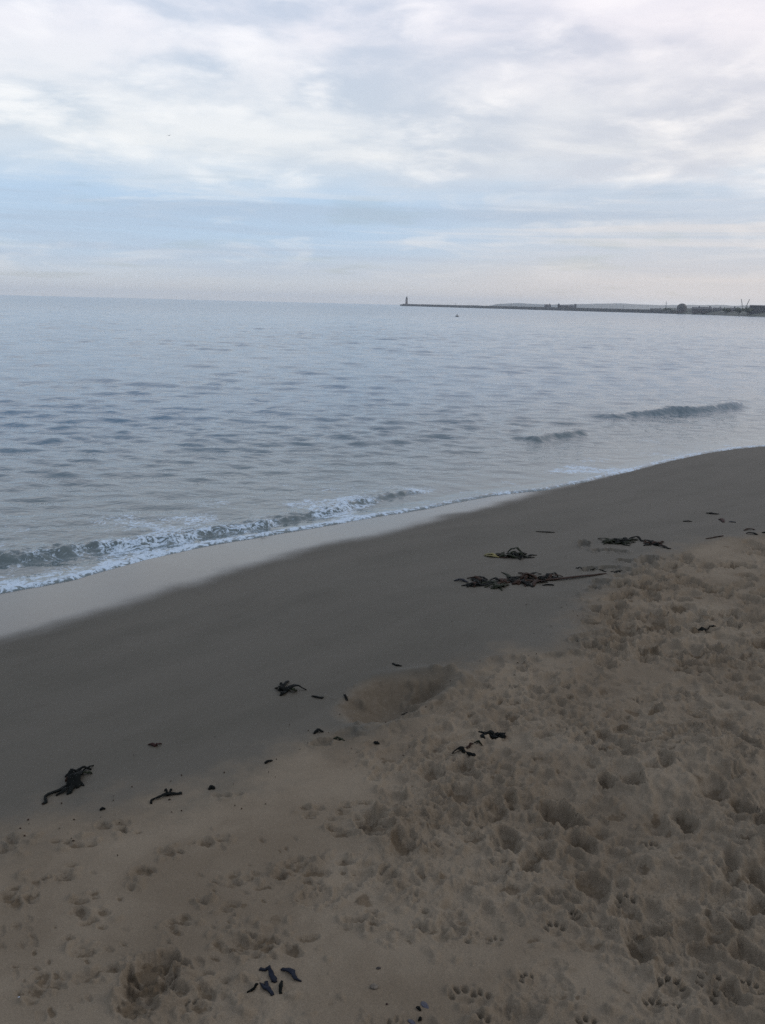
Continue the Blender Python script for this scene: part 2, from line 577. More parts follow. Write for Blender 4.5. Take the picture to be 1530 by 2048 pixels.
def window(x, y, rad):
    r, th = math.hypot(x, y), math.atan2(x, y)
    i0, i1 = np.searchsorted(S_R, [r - rad, r + rad])
    da = rad / max(r, 0.3)
    j0, j1 = np.searchsorted(S_TH, [th - da, th + da])
    return slice(i0, max(i1, i0)), slice(j0, max(j1, j0))


def local(x, y, ang, rad, warp, wide=0.0):
    s = window(x, y, rad)
    lx = SX[s] - x + WARPX[s] * warp + WIDEX[s] * wide
    ly = SY[s] - y + WARPY[s] * warp + WIDEY[s] * wide
    ca, sa = math.cos(ang), math.sin(ang)
    return s, lx * ca + ly * sa, -lx * sa + ly * ca


def dent(x, y, ang, rx, ry, depth, rim=0.35, sharp=3.0, warp=0.02, push=(0, 0), damp=0.0):
    s, a_, b_ = local(x, y, ang, max(rx, ry) * 2.2 + 0.03, min(warp, 0.7 * max(rx, ry)), 0.0 if warp < 0.02 else 1.1 * min(rx, ry))
    if a_.size == 0:
        return
    q = np.sqrt((a_ / rx) ** 2 + (b_ / ry) ** 2)
    bowl = 1 / (1 + np.exp((q - 1) * 2.2 * sharp))
    ring = np.exp(-((q - 1.28) / 0.28) ** 2) * (1 + push[0] * a_ / rx + push[1] * b_ / ry)
    rn = np.clip(1 + 1.6 * WARPX[s], 0.1, 2.2)
    ring = ring * rn
    if damp > 0:
        moist[s] = np.maximum(moist[s], damp * np.exp(-np.maximum(q + 0.9 * WARPY[s] - 0.45, 0) ** 2 / 0.12))
    SZ[s] = SZ[s] * (1 - 0.75 * bowl - 0.35 * np.clip(ring, 0, 1) * (1 - bowl)) + depth * (-bowl + rim * ring)


def paw(x, y, ang, size, depth):
    ca, sa = math.cos(ang), math.sin(ang)

    def put(fx, fy, rx, ry, d, a2=0.0):
        dent(x + ca * fx * size - sa * fy * size, y + sa * fx * size + ca * fy * size, ang + a2, rx * size, ry * size, d, 0.22, 2.4, 0.014, damp=0.35)
    put(0, -0.17, 0.21, 0.15, depth * 0.7)
    put(-0.34, 0.08, 0.085, 0.13, depth * 1.2, 0.5)
    put(-0.13, 0.31, 0.085, 0.14, depth * 1.4, 0.15)
    put(0.13, 0.31, 0.085, 0.14, depth * 1.4, -0.15)
    put(0.34, 0.08, 0.085, 0.13, depth * 1.2, -0.5)


def shoe(x, y, ang, L, depth):
    ca, sa = math.cos(ang), math.sin(ang)
    for (f_, rx, ry, dd) in ((0.18, 0.17, 0.30, 1.0), (-0.32, 0.13, 0.17, 1.25)):
        dent(x - sa * f_ * L, y + ca * f_ * L, ang, rx * L, ry * L, depth * dd, 0.4, 2.6, 0.03)


def clods(x, y, rad, n, s0, s1, h=0.6):
    for _ in range(n):
        a_ = random.random() * 6.283
        rr_ = rad * math.sqrt(random.random())
        s_ = random.uniform(s0, s1)
        cx, cy = x + rr_ * math.cos(a_), y + rr_ * math.sin(a_)
        s, u_, v_ = local(cx, cy, random.random() * 3.14, s_ * 2.0, 0.012)
        if u_.size == 0:
            continue
        q = np.sqrt((u_ / s_) ** 2 + (v_ / (s_ * random.uniform(.55, .9))) ** 2)
        SZ[s] += h * s_ * (1 / (1 + np.exp((q - 1) * 7)))


def gpx(px, py):
    p = ground(px, py)
    return float(p[0]), float(p[1])


def px2m(px, py, n):
    return float(np.linalg.norm(ground(px + n / 2, py) - ground(px - n / 2, py)))


# the scooped hollow
hx, hy = gpx(795, 1405)
hollow = catmull([ground(*p) for p in [(665, 1425), (720, 1366), (800, 1350), (880, 1348), (912, 1360), (872, 1400), (830, 1430), (760, 1447), (680, 1445)]], 3)
HD = None
sH = window(hx, hy, 0.9)
cxs, cys = SX[sH] + 0.05 * wob2[sH] + 0.008 * WARPX[sH], SY[sH] + 0.05 * wob[sH] + 0.008 * WARPY[sH]
inside = np.zeros(cxs.shape, bool)
hp = hollow
for i in range(len(hp)):
    xA, yA = hp[i]
    xB, yB = hp[(i + 1) % len(hp)]
    cond = ((yA > cys) != (yB > cys)) & (cxs < (xB - xA) * (cys - yA) / (yB - yA + 1e-12) + xA)
    inside ^= cond
dist = np.abs(signed(np.vstack([hp, hp[:1]]), cxs, cys)[0]) * np.where(inside, 1, -1)
right_lip = sstep(-0.25, 0.25, cxs - hx)
SZ[sH] *= 1 - 0.9 * sstep(-0.02, 0.08, dist)
SZ[sH] -= 0.115 * sstep(-0.02, 0.20, dist) * (0.75 + 0.35 * right_lip) - 0.028 * right_lip * np.exp(-((dist + 0.03) / 0.05) ** 2)
dry[sH] = np.maximum(dry[sH], 0.6 * sstep(-0.03, 0.05, dist))
moist[sH] = np.maximum(moist[sH], 0.75 * sstep(-0.02, 0.06, dist))
clods(*gpx(890, 1375), 0.20, 70, 0.008, 0.030, 0.5)
clods(*gpx(760, 1440), 0.14, 30, 0.005, 0.018, 0.5)
clods(*gpx(700, 1390), 0.12, 16, 0.005, 0.014, 0.5)

# random tread in the trampled bank
XMIN = gpx(300, 2100)
count = 0
while count < 5200:
    r_ = 1.25 + 13.0 * random.random() ** 1.35
    t_ = R(random.uniform(-31, 54))
    x, y = r_ * math.sin(t_), r_ * math.cos(t_)
    i, j = np.searchsorted(S_R, r_), np.searchsorted(S_TH, t_)
    ch, dr_ = churn[i, j], dry[i, j]
    if random.random() > ch * dr_ * 1.0 + 0.005 * dr_:
        continue
    count += 1
    k = random.random()
    ang = random.random() * 6.283
    far_ = 1 + 0.02 * r_
    wetp = random.uniform(0.4, 1.0) if random.random() < 0.45 else 0.0
    if k < 0.50:
        s_ = (0.009 + 0.030 * random.random() ** 1.6) * far_
        dent(x, y, ang, s_, s_ * random.uniform(.5, 1.0), random.uniform(0.35, 0.75) * s_ * ch, 0.30, random.uniform(2.2, 4.5), 0.03, (random.uniform(-1, 1), random.uniform(-1, 1)), wetp)
    elif k < 0.518:
        paw(x, y, random.gauss(-0.7, 0.7), random.uniform(0.06, 0.08), random.uniform(0.007, 0.015))
    elif k < (0.58 if r_ < 4.0 else 0.72):
        shoe(x, y, random.gauss(-0.6, 0.5), random.uniform(0.22, 0.28), random.uniform(0.014, 0.026) * max(ch, 0.6))
    elif k < 0.62:
        s_ = random.uniform(0.028, 0.055)
        dent(x, y, ang, s_, s_ * random.uniform(.5, .9), random.uniform(0.018, 0.035) * ch, 0.32, 2.4, 0.05, (random.uniform(-1, 1), random.uniform(-1, 1)), wetp)
    else:
        clods(x, y, 0.09, random.randint(4, 11), 0.004, 0.019, 0.6)

# marks that the photo shows one by one
for (px, py, wpx, hpx, d) in [(1112, 1636, 80, 46, 0.05), (1216, 1583, 34, 34, 0.035), (1262, 1592, 44, 36, 0.038), (1018, 1680, 60, 60, 0.035),
                              (1060, 1722, 55, 40, 0.03), (1370, 1662, 60, 40, 0.035), (1480, 1640, 60, 44, 0.03), (1190, 1775, 70, 60, 0.03),
                              (1500, 1915, 60, 46, 0.03), (1250, 1825, 60, 30, 0.02), (1275, 1890, 60, 60, 0.03), (1520, 1770, 60, 50, 0.03),
                              (930, 1545, 60, 34, 0.03), (860, 1550, 60, 30, 0.026), (745, 1655, 70, 46, 0.034), (800, 1690, 70, 40, 0.028),
                              (1165, 1690, 60, 40, 0.028), (1330, 1560, 50, 40, 0.03), (1420, 1610, 60, 40, 0.03), (1030, 1610, 44, 34, 0.02)]:
    x, y = gpx(px, py)
    rx = px2m(px, py, wpx) * 0.40
    ry = float(np.linalg.norm(ground(px, py - hpx / 2) - ground(px, py + hpx / 2))) / 2
    dent(x, y, random.uniform(-.3, .3), rx, min(ry, rx * 1.6), d * 1.05, 0.35, 2.4, 0.028, (0, 0), 0.8)
for (px, py, a_, s_, d) in [(1110, 1862, 0.1, 0.072, 0.012), (1342, 1972, -0.4, 0.085, 0.022), (1310, 2010, -0.3, 0.07, 0.018), (1252, 1812, 0.2, 0.07, 0.012),
                            (1420, 1965, 0.2, 0.075, 0.018), (1450, 2000, 0.1, 0.08, 0.018), (1500, 1978, -0.6, 0.07, 0.014), (960, 2000, 0.3, 0.07, 0.008),
                            (1145, 1835, -0.5, 0.05, 0.012), (1055, 1960, 0.6, 0.05, 0.010), (990, 1885, 0.3, 0.06, 0.008), (925, 1995, 0.2, 0.08, 0.009)]:
    paw(*gpx(px, py), a_, s_, d)
# broken crust at the lower left: a crater with cracked lumps, and chips along old tracks
x, y = gpx(305, 1955)
dent(x, y, 0.3, 0.055, 0.085, 0.032, 0.4, 3.2, 0.05, (0, 0), 1.0)
dent(*gpx(275, 2010), 0.1, 0.04, 0.05, 0.02, 0.4, 2.6, 0.04, (0, 0), 0.8)
clods(x + .01, y - .03, 0.10, 26, 0.006, 0.02, 0.55)
clods(*gpx(250, 1995), 0.07, 16, 0.005, 0.016, 0.55)
for (px, py, n, rad) in [(75, 1960, 10, .05), (75, 1980, 8, .05), (205, 1945, 8, .04), (590, 1735, 18, .09), (660, 1730, 16, .09), (550, 1880, 14, .09), (500, 1900, 16, .06),
                         (400, 1980, 14, .09), (860, 1850, 12, .08), (720, 1835, 10, .06), (760, 1645, 22, .12), (700, 1655, 12, .08), (230, 1660, 10, .07),
                         (345, 1705, 9, .06), (150, 1680, 8, .07), (30, 1690, 12, .08), (425, 1680, 8, .07), (545, 1755, 8, .06), (470, 1590, 6, .05),
                         (610, 1625, 8, .05), (415, 1815, 7, .05), (200, 1840, 7, .06), (170, 1800, 8, .05), (30, 1800, 8, .04), (160, 1890, 5, .04),
                         (60, 1760, 6, .06), (460, 1755, 6, .05), (280, 1760, 5, .05), (130, 1750, 7, .05), (350, 1845, 4, .05), (1100, 1980, 10, .06)]:
    x, y = gpx(px, py)
    clods(x, y, rad, n, 0.006, 0.019, 0.55)
    for _ in range(n // 2):
        s_ = random.uniform(0.007, 0.018)
        dent(x + random.gauss(0, rad * .6), y + random.gauss(0, rad * .5), random.uniform(-.6, .3), s_ * 1.8, s_, s_ * 0.6, 0.25, 3.5, 0.03, (0, 0), 0.8)
for _ in range(46):      # faint scattered tracks on the firm sand
    px, py = random.uniform(-20, 620), random.uniform(1640, 2060)
    x, y = gpx(px, py)
    a_ = random.uniform(-1.1, -0.3)
    for k in range(random.randint(1, 4)):
        s_ = random.uniform(0.004, 0.011)
        dent(x + random.gauss(0, .03), y + random.gauss(0, .03), a_, s_ * 2.0, s_, s_ * 0.45, 0.35, 3.2, 0.025, (0, 0), random.choice((0, 0.6, 0.9)))
for _ in range(110):      # scattered prints further up the beach
    px, py = random.uniform(1150, 1560), random.uniform(1085, 1330)
    x, y = gpx(px, py)
    if random.random() < 0.6:
        shoe(x, y, random.gauss(-0.7, 0.5), 0.28, random.uniform(0.018, 0.035))
    else:
        s_ = random.uniform(.05, .09)
        dent(x, y, 0, s_, s_ * .7, 0.035, 0.35, 2.4, .04, (0, 0), 0.9)

hole = np.zeros_like(SX)
hole[sH] = sstep(-0.03, 0.08, dist)
SZ += near * dry * (1 - 0.2 * hole) * (0.12 + 0.88 * churn) * (0.0060 * fbm(SX, SY, 34.0, 4, 0.68, 71.0) + 0.0045 * (1 - 2 * np.abs(fbm(SX, SY, 75.0, 3, 0.6, 73.0))))
SZ = BASE + SZ
keep = U > -1.4
SAND = sand_material()
sand = polar_mesh('sand_beach', S_TH, S_R, SZ, keep, {'dry': dry, 'wet': wet, 'churn': churn, 'moist': moist, 'shore': U}, SAND)


def sand_z(x, y):
    return grid_z(SZ, x, y)


# ------------------------------------------------------------------ the sea
dense = np.arange(-30, 30.001, 0.095)
E_TH = np.radians(np.concatenate([np.arange(-180, -30, 3.0), dense, np.arange(33, 180.1, 3.0)]))
dep = np.arange(27, 5.9, -0.042)
E_R = [CAM_Z / math.tan(R(q)) for q in dep]
while E_R[-1] < 400:
    q = E_R[-1]
    E_R.append(q + max(min(q * q * 0.00037, 0.26), 0.0045 * q))
E_R = np.unique(np.concatenate([np.geomspace(0.5, 3.8, 10), E_R, np.geomspace(410, 6000, 40)]))
RR, TT = np.meshgrid(E_R, E_TH, indexing='ij')
X, Y = RR * np.sin(TT), RR * np.cos(TT)
U, _ = signed(EDGE, X, Y)
D = -U + 0.035 * fbm(X, Y, 1.7, 3, 0.5, 77.0) * sstep(25, 8, RR)          # distance out from the swash edge
DR = np.gradient(E_R)[:, None] * np.ones_like(X)
inb = (np.abs(TT) < R(36))
Z = np.zeros_like(X)
patch = np.clip(1.0 + 0.7 * fbm(X, Y * 1.6, 0.09, 3, 0.5, 12.0), 0.8, 1.2)
calm = 0.2 + 0.8 * sstep(0.4, 4.0, D)
for k in range(110):
    lam = 0.22 * (3.6 / 0.22) ** RNG.random()
    thw = RNG.normal(R(188), R(30))          # heading, clockwise from +Y : towards the camera
    kx, ky = math.sin(thw) * 2 * np.pi / lam, math.cos(thw) * 2 * np.pi / lam
    slope = 0.0212 * min(1.0, (0.7 / lam) ** 0.75)
    amp = slope * lam / (2 * np.pi)
    ph = (kx * X + ky * Y + RNG.random() * 6.283).astype(np.float32)
    fade = sstep(1.9, 3.4, lam / DR) * inb
    s_ = np.sin(ph)
    if lam > 0.9:
        fade = fade * sstep(lam * 3.0, lam * 9.0, D)
    Z += amp * fade * (s_ - 0.5 * s_ * s_)
Z *= patch * calm
depth_ = np.clip(D, 0, 50)

foam = np.zeros_like(X)
nA = fbm(X, Y, 1.3, 4, 0.55, 41.0)
nB = fbm(X, Y, 4.5, 4, 0.55, 43.0)


def ridge(poly, h, wf, wb, amp_fn, wander=0.10, nscale=2.0):
    """a small breaking wave: steep shoreward face, gentle back"""
    d, par = signed(poly, X, Y)
    par = par / (len(poly) - 1)
    d = d + wander * fbm(X, Y, nscale, 4, 0.55, 55.0)
    endd = sstep(0.0, 0.08, par) * sstep(1.0, 0.90, par)
    A_ = amp_fn(par) * endd
    q = np.where(d > 0, d / wf, -d / wb)
    return h * A_ * np.exp(-q ** 2), d, par, A_


rz, bd, bpar, bA = ridge(BORE, 0.046, 0.060, 0.24, lambda p: 0.75 + 0.45 * sstep(0.95, 0.2, p), 0.14, 2.2)
nC = fbm(X, Y, 11.0, 3, 0.55, 47.0)
rz = rz * (1 + 0.5 * nB + 0.6 * nC)
Z += rz
leftness = sstep(1.0, 0.35, bpar)
inbore = ((bpar > 0.005) & (bpar < 0.995)) | (bd < 0)
foam += 0.44 * bA * (0.38 + 0.40 * leftness) * np.exp(-((bd - 0.00) / 0.20) ** 2) * sstep(-0.35, 0.3, nA + 0.25 * leftness)
foam += 0.50 * (0.45 + 0.55 * leftness) * sstep(0.0, 0.15, bpar + 0.2) * sstep(-1.5, -0.1, bd) * sstep(0.25, -0.05, bd) * sstep(-0.25, 0.25, nA) * sstep(-0.1, 0.05, 1 - bpar - 0.02)
foam += 0.36 * leftness * sstep(-0.1, 0.1, bd) * sstep(0.0, 0.1, D) * sstep(-0.30, 0.25, nA)
chop = sstep(-1.0, -0.1, bd) * sstep(0.5, 0.1, bd) * (0.3 + 0.7 * leftness)
Z += chop * 0.014 * nB * sstep(12, 9, RR) + chop * 0.012 * leftness * nA
rz2, d2, p2, A2 = ridge(RIP_A, 0.125, 0.09, 0.5, lambda p: 0.6 + 0.5 * sstep(0.1, 0.5, p), 0.10, 0.9)
Z += rz2 * (1 + 0.25 * nA + 0.3 * nB)
rz3, d3, p3, A3 = ridge(RIP_B, 0.075, 0.09, 0.4, lambda p: 1.0 + 0 * p, 0.08, 0.9)
Z += rz3 * (1 + 0.25 * nA + 0.3 * nB)
foam += 0.35 * A2 * np.exp(-((d2 + 0.05) / 0.2) ** 2) * sstep(0.75, 1.0, p2)
# swash lip and foam line at the water's edge
along = fbm(X, Y, 0.55, 3, 0.5, 91.0)
foam += np.exp(-((D - 0.045) / 0.055) ** 2) * (0.62 + 0.5 * along + 0.3 * leftness)
foam += 0.50 * np.exp(-((D - 0.45) / 0.35) ** 2) * sstep(0.05, 0.5, nA + 0.4 * along)
foam += 0.34 * sstep(2.8, 0.3, D) * sstep(0.0, 0.5, nA + 0.35 * nB)
Z += 0.020 * np.exp(-((D - 0.07) / 0.06) ** 2) * (0.7 + 0.6 * along)
sandz = prof(U)
Z = np.where(D > 0.0, np.maximum(Z, sandz + 0.006 + 0.012 * sstep(0, 0.05, D)), sandz + 0.006 + 0.5 * D)
Z = np.where(D < -0.2, sandz - 0.12, Z)
SEA = sea_material()
sea = polar_mesh('sea_water', E_TH, E_R, Z, D > -0.25, {'foam': np.clip(foam, 0, 0.60 + 0.25 * np.exp(-((D - 0.05) / 0.07) ** 2)), 'depth': depth_, 'far': RR}, SEA)


# ------------------------------------------------------------------ small builders
def link(name, me, mat, parent=None):
    o = bpy.data.objects.new(name, me)
    col.objects.link(o)
    if mat is not None and not me.materials:
        me.materials.append(mat)
    if parent is not None:
        o.parent = parent
    return o


def from_bm(name, bm, mat, parent=None, smooth=False):
    bmesh.ops.recalc_face_normals(bm, faces=bm.faces)
    me = bpy.data.meshes.new(name)
    bm.to_mesh(me)
    bm.free()
    if smooth:
        for p in me.polygons:
            p.use_smooth = True
    return link(name, me, mat, parent)


def empty(name, loc, rz=0.0):
    o = bpy.data.objects.new(name, None)
    o.empty_display_size = 0.1
    o.location = loc
    o.rotation_euler = (0, 0, rz)
    col.objects.link(o)
    return o


def add_box(bm, c, s, rz=0.0, taper=1.0):
    vs_ = []
    for z in (-0.5, 0.5):
        k = taper if z > 0 else 1.0
        for (x, y) in ((-.5, -.5), (.5, -.5), (.5, .5), (-.5, .5)):
            X_, Y_ = x * s[0] * k, y * s[1] * k
            vs_.append(bm.verts.new((c[0] + X_ * math.cos(rz) - Y_ * math.sin(rz), c[1] + X_ * math.sin(rz) + Y_ * math.cos(rz), c[2] + z * s[2])))
    for q in ((0, 3, 2, 1), (4, 5, 6, 7), (0, 1, 5, 4), (1, 2, 6, 5), (2, 3, 7, 6), (3, 0, 4, 7)):
        bm.faces.new([vs_[i] for i in q])


def add_lathe(bm, profile, n=16, c=(0, 0, 0)):
    rings = []
    for (r, z) in profile:
        rings.append([bm.verts.new((c[0] + r * math.cos(6.2832 * k / n), c[1] + r * math.sin(6.2832 * k / n), c[2] + z)) for k in range(n)])
    for A_, B_ in zip(rings, rings[1:]):
        for k in range(n):
            bm.faces.new((A_[k], A_[(k + 1) % n], B_[(k + 1) % n], B_[k]))
    bm.faces.new(rings[0][::-1])
    bm.faces.new(rings[-1])


def add_tube(bm, pts, rad, n=6):
    rings = []
    P_ = [Vector(p) for p in pts]
    for i, p in enumerate(P_):
        d = (P_[min(i + 1, len(P_) - 1)] - P_[max(i - 1, 0)]).normalized()
        s_ = d.cross(Vector((0, 0, 1)))
        s_ = s_.normalized() if s_.length > 1e-4 else Vector((1, 0, 0))
        t_ = s_.cross(d)
        r = rad[i] if isinstance(rad, (list, tuple)) else rad
        rings.append([bm.verts.new(p + (s_ * math.cos(6.2832 * k / n) + t_ * math.sin(6.2832 * k / n)) * r) for k in range(n)])
    for A_, B_ in zip(rings, rings[1:]):
        for k in range(n):
            bm.faces.new((A_[k], A_[(k + 1) % n], B_[(k + 1) % n], B_[k]))
    bm.faces.new(rings[0][::-1])
    bm.faces.new(rings[-1])


# ------------------------------------------------------------------ seaweed
KELP = simple('kelp_dark', (0.0035, 0.0045, 0.0045), 0.65, 0.4, 40, 0.04, 0.5)
KELP_BROWN = simple('kelp_brown', (0.017, 0.009, 0.006), 0.6, 0.35, 40, 0.06, 0.4)
KELP_GREEN = simple('kelp_green', (0.008, 0.011, 0.006), 0.6, 0.4, 40, 0.05, 0.5)
KELP_YELLOW = simple('wrack_yellow', (0.085, 0.076, 0.02), 0.6, 0.4, 60, 0.3, 0.4)
KELP_BLUE = simple('weed_bluish', (0.008, 0.010, 0.016), 0.6, 0.4, 40, 0.06, 0.4)
RED = simple('weed_red', (0.020, 0.009, 0.008), 0.6, 0.35, 60, 0.08, 0.3)


def ribbon(pts, widths, lift=0.004, arch=0.0, curl=0.3, thick=0.0035, jag=0.55, base=(0, 0, 0)):
    """a wet strap of weed lying along ground points: a closed strip with a rounded, wavy, slightly curled section"""
    P_ = catmull(pts, 4)
    n = len(P_)
    bm = bmesh.new()
    rows = []
    sd = random.random() * 50
    for i, p in enumerate(P_):
        t = i / (n - 1)
        d = P_[min(i + 1, n - 1)] - P_[max(i - 1, 0)]
        d = d / (np.linalg.norm(d) + 1e-9)
        nx, ny = -d[1], d[0]
        wv = np.interp(t, np.linspace(0, 1, len(widths)), widths)
        wv *= 1 + jag * mnoise.noise(Vector((t * n * 0.55, sd, 0)))
        off = jag * 0.35 * wv * mnoise.noise(Vector((sd, t * n * 0.4, 3)))
        z0 = arch * math.sin(math.pi * t) * (0.7 + 0.5 * mnoise.noise(Vector((t * 4, sd, 9))))
        row = []
        for q in (-0.5, -0.17, 0.17, 0.5):
            x, y = p[0] + nx * (q * wv + off), p[1] + ny * (q * wv + off)
            zz = sand_z(x, y) + lift + z0 + curl * wv * (0.25 - abs(q) * 0.5 + 0.35 * mnoise.noise(Vector((x * 30, y * 30, sd))))
            zz = max(zz, sand_z(x, y) + 0.0015)
            row.append((x - base[0], y - base[1], zz - base[2]))
        rows.append(row)
    top = [[bm.verts.new(v) for v in r] for r in rows]
    bot = [[bm.verts.new((v[0], v[1], v[2] - thick)) for v in r] for r in rows]
    for i in range(n - 1):
        for k in range(3):
            bm.faces.new((top[i][k], top[i][k + 1], top[i + 1][k + 1], top[i + 1][k]))
            bm.faces.new((bot[i][k], bot[i + 1][k], bot[i + 1][k + 1], bot[i][k + 1]))
        bm.faces.new((top[i][0], top[i + 1][0], bot[i + 1][0], bot[i][0]))
        bm.faces.new((top[i][3], bot[i][3], bot[i + 1][3], top[i + 1][3]))
    for r, s_ in ((0, 1), (n - 1, -1)):
        for k in range(3):
            f = (top[r][k], bot[r][k], bot[r][k + 1], top[r][k + 1])
            bm.faces.new(f if s_ > 0 else f[::-1])
    return bm


def weed(name, label, cat, fronds, group=None, base_px=None):
    """fronds: (part name, material, [photo points], [widths px], arch m)"""
    b0 = base_px or fronds[0][2][0]
    bx, by = gpx(*b0)
    base = (bx, by, sand_z(bx, by))
    root = tagp(empty(name, base), label, cat, group)
    for (pn, mat, pts, ws, arch) in fronds:
        g = [ground(*p) for p in pts]
        wm = [px2m(pts[0][0], pts[0][1], w_) for w_ in ws]
        from_bm(pn, ribbon(g, wm, 0.003, arch, 0.35, base=base), mat, root, True)
    return root


def scrap(name, label, cat, pts, ws, mat, arch=0.004, group=None):
    g = [ground(*p) for p in pts]
    wm = [px2m(pts[0][0], pts[0][1], w_) for w_ in ws]
    bx, by = g[0]
    base = (bx, by, sand_z(bx, by))
    o = from_bm(name, ribbon(g, wm, 0.003, arch, 0.5, base=base), mat, None, True)
    o.location = base
    tagp(o, label, cat, group)
    return o


def tuft(cx, cy, n, lpx, wpx, arch, mats, ang0=0, spread=math.pi, squash=0.45, jx=10, jy=4):
    out = []
    for _ in range(int(n * 2.4)):
        a_ = ang0 + random.uniform(-spread, spread)
        L = lpx * random.uniform(0.6, 1.2)
        x, y = cx + random.gauss(0, jx), cy + random.gauss(0, jy)
        bend = random.uniform(-.6, .6)
        pts = [(x, y), (x + L * .5 * math.cos(a_), y + squash * L * .5 * math.sin(a_)),
               (x + L * math.cos(a_ + bend), y + squash * L * math.sin(a_ + bend))]
        w_ = wpx * 0.66 * random.uniform(.7, 1.3)
        out.append(('frond', random.choice(mats), pts, [w_ * .6, w_, w_ * .9, w_ * .3], arch * random.uniform(.05, 0.6)))
    return out


# long kelp with its stalk
fr = [('stipe', KELP_BROWN, [(1030, 1164), (1080, 1162), (1130, 1159), (1180, 1152), (1212, 1147)], [9, 9, 9, 8, 6], 0.012)]
fr += tuft(965, 1166, 6, 34, 13, 0.035, [KELP, KELP_BROWN, KELP], 3.1, 1.2, .35, 10, 3)
fr += tuft(1005, 1166, 7, 34, 13, 0.04, [KELP, KELP_BROWN, KELP_GREEN], 3.1, 1.6, .35, 14, 3)
fr += tuft(1060, 1160, 9, 36, 13, 0.055, [KELP, KELP_BROWN], 3.3, 1.8, .35, 18, 3)
fr += tuft(1085, 1158, 4, 28, 11, 0.05, [KELP], 0.1, 1.0, .3, 8, 3)
fr += [('frond', KELP_BLUE, [(908, 1162), (922, 1161), (935, 1165)], [4, 9, 5], 0.012)]
weed('kelp_plant', 'longest dark kelp heap on the wet sand with a straight brown stalk pointing right', 'seaweed', fr, base_px=(1030, 1164))
weed('kelp_strand', 'thin wavy dark strand lying just above the tip of the brown kelp stalk', 'seaweed',
     [('frond', KELP, [(1152, 1136), (1165, 1138), (1180, 1141), (1195, 1139), (1212, 1144)], [4, 5, 3, 3, 3], 0.006),
      ('frond', KELP, [(1222, 1144), (1232, 1142), (1241, 1139)], [3, 4, 7], 0.008)])
scrap('seaweed_scrap', 'small dark scrap directly under the middle of the longest kelp heap', 'seaweed', [(1085, 1171), (1096, 1170), (1108, 1171)], [4, 7, 4], KELP)
# yellow tipped wrack
fr = tuft(1040, 1112, 8, 26, 11, 0.045, [KELP, KELP, KELP_GREEN], 0, 3.1, .25, 12, 2)
fr += tuft(1008, 1112, 4, 24, 9, 0.03, [KELP, KELP_BROWN, KELP_GREEN], 0, 3.1, .25, 8, 2)
fr += [('yellow_frond', KELP_YELLOW, [(992, 1113), (982, 1111), (968, 1111)], [7, 12, 8], 0.022),
       ('yellow_frond', KELP_YELLOW, [(998, 1115), (985, 1114), (972, 1112)], [5, 9, 6], 0.012),
       ('frond', KELP_GREEN, [(1015, 1105), (1030, 1104), (1045, 1107)], [4, 8, 4], 0.04)]
weed('wrack_clump', 'clump of wrack with a yellow end on the left, lying on the smooth wet sand', 'seaweed', fr, base_px=(1020, 1112))
# far pair on the right
fr = tuft(1240, 1085, 11, 30, 12, 0.05, [KELP, KELP, KELP_GREEN], 0, 3.14, .22, 12, 2) + [('frond', KELP, [(1255, 1080), (1272, 1078), (1284, 1083)], [8, 8, 3], 0.03)]
weed('kelp_clump', 'compact black weed heap, left one of the touching pair nearest the dry sand edge', 'seaweed', fr, base_px=(1240, 1086))
fr = tuft(1305, 1088, 6, 20, 9, 0.04, [KELP, KELP_BROWN], 0, 3.1, .25, 7, 2)
fr += [('frond', KELP, [(1283, 1081), (1296, 1084), (1308, 1089)], [4, 8, 6], .02), ('frond', KELP, [(1308, 1090), (1322, 1093), (1340, 1098)], [6, 4, 8], .012)]
weed('kelp_clump', 'straggling weed with a tail to the right, beside the compact black weed heap', 'seaweed', fr, base_px=(1305, 1089))
scrap('seaweed_strand', 'thin dark strand alone on wet sand behind the yellow tipped wrack', 'seaweed', [(1072, 1063), (1085, 1064), (1100, 1065), (1110, 1065)], [2.5, 4, 5, 2], KELP)
# star shaped clump
fr = [('frond', KELP, [(560, 1383), (570, 1372), (577, 1362)], [9, 8, 3], .02), ('frond', KELP, [(568, 1382), (585, 1379), (598, 1380), (613, 1380)], [14, 13, 5, 2], .03),
      ('frond', KELP, [(572, 1382), (562, 1380), (551, 1376)], [9, 9, 5], .02), ('frond', KELP, [(570, 1383), (566, 1389), (560, 1392)], [9, 10, 4], .012),
      ('frond', KELP, [(566, 1376), (563, 1371), (560, 1368)], [6, 4, 2], .015), ('frond', KELP_GREEN, [(575, 1380), (588, 1385), (592, 1382)], [8, 9, 4], .02)]
weed('seaweed_clump', 'star shaped black weed alone on the grey sand left of the scooped hollow', 'seaweed', fr, base_px=(570, 1382))
scrap('seaweed_scrap', 'short dark strap between the star shaped weed and the hollow', 'seaweed', [(624, 1392), (634, 1395), (646, 1397)], [4, 7, 6], KELP)
scrap('seaweed_scrap', 'tiny upright dark flake at the left rim of the scooped hollow', 'seaweed', [(688, 1390), (691, 1394), (694, 1398)], [3, 5, 4], KELP)
scrap('seaweed_scrap', 'thin dark strip lying inside the scooped hollow', 'seaweed', [(805, 1391), (813, 1394), (820, 1397)], [3, 5, 3], KELP)
scrap('seaweed_scrap', 'dark sliver on wet sand just behind the scooped hollow', 'seaweed', [(785, 1327), (793, 1331), (803, 1333)], [4, 6, 3], KELP)
scrap('seaweed_scrap', 'small curled weed in front of the hollow, left one of two', 'seaweed', [(628, 1468), (636, 1464), (647, 1464)], [4, 9, 4], KELP, .012)
scrap('seaweed_scrap', 'small curled weed in front of the hollow, right one of two', 'seaweed', [(668, 1478), (677, 1475), (689, 1477)], [5, 9, 5], KELP_GREEN, .012)
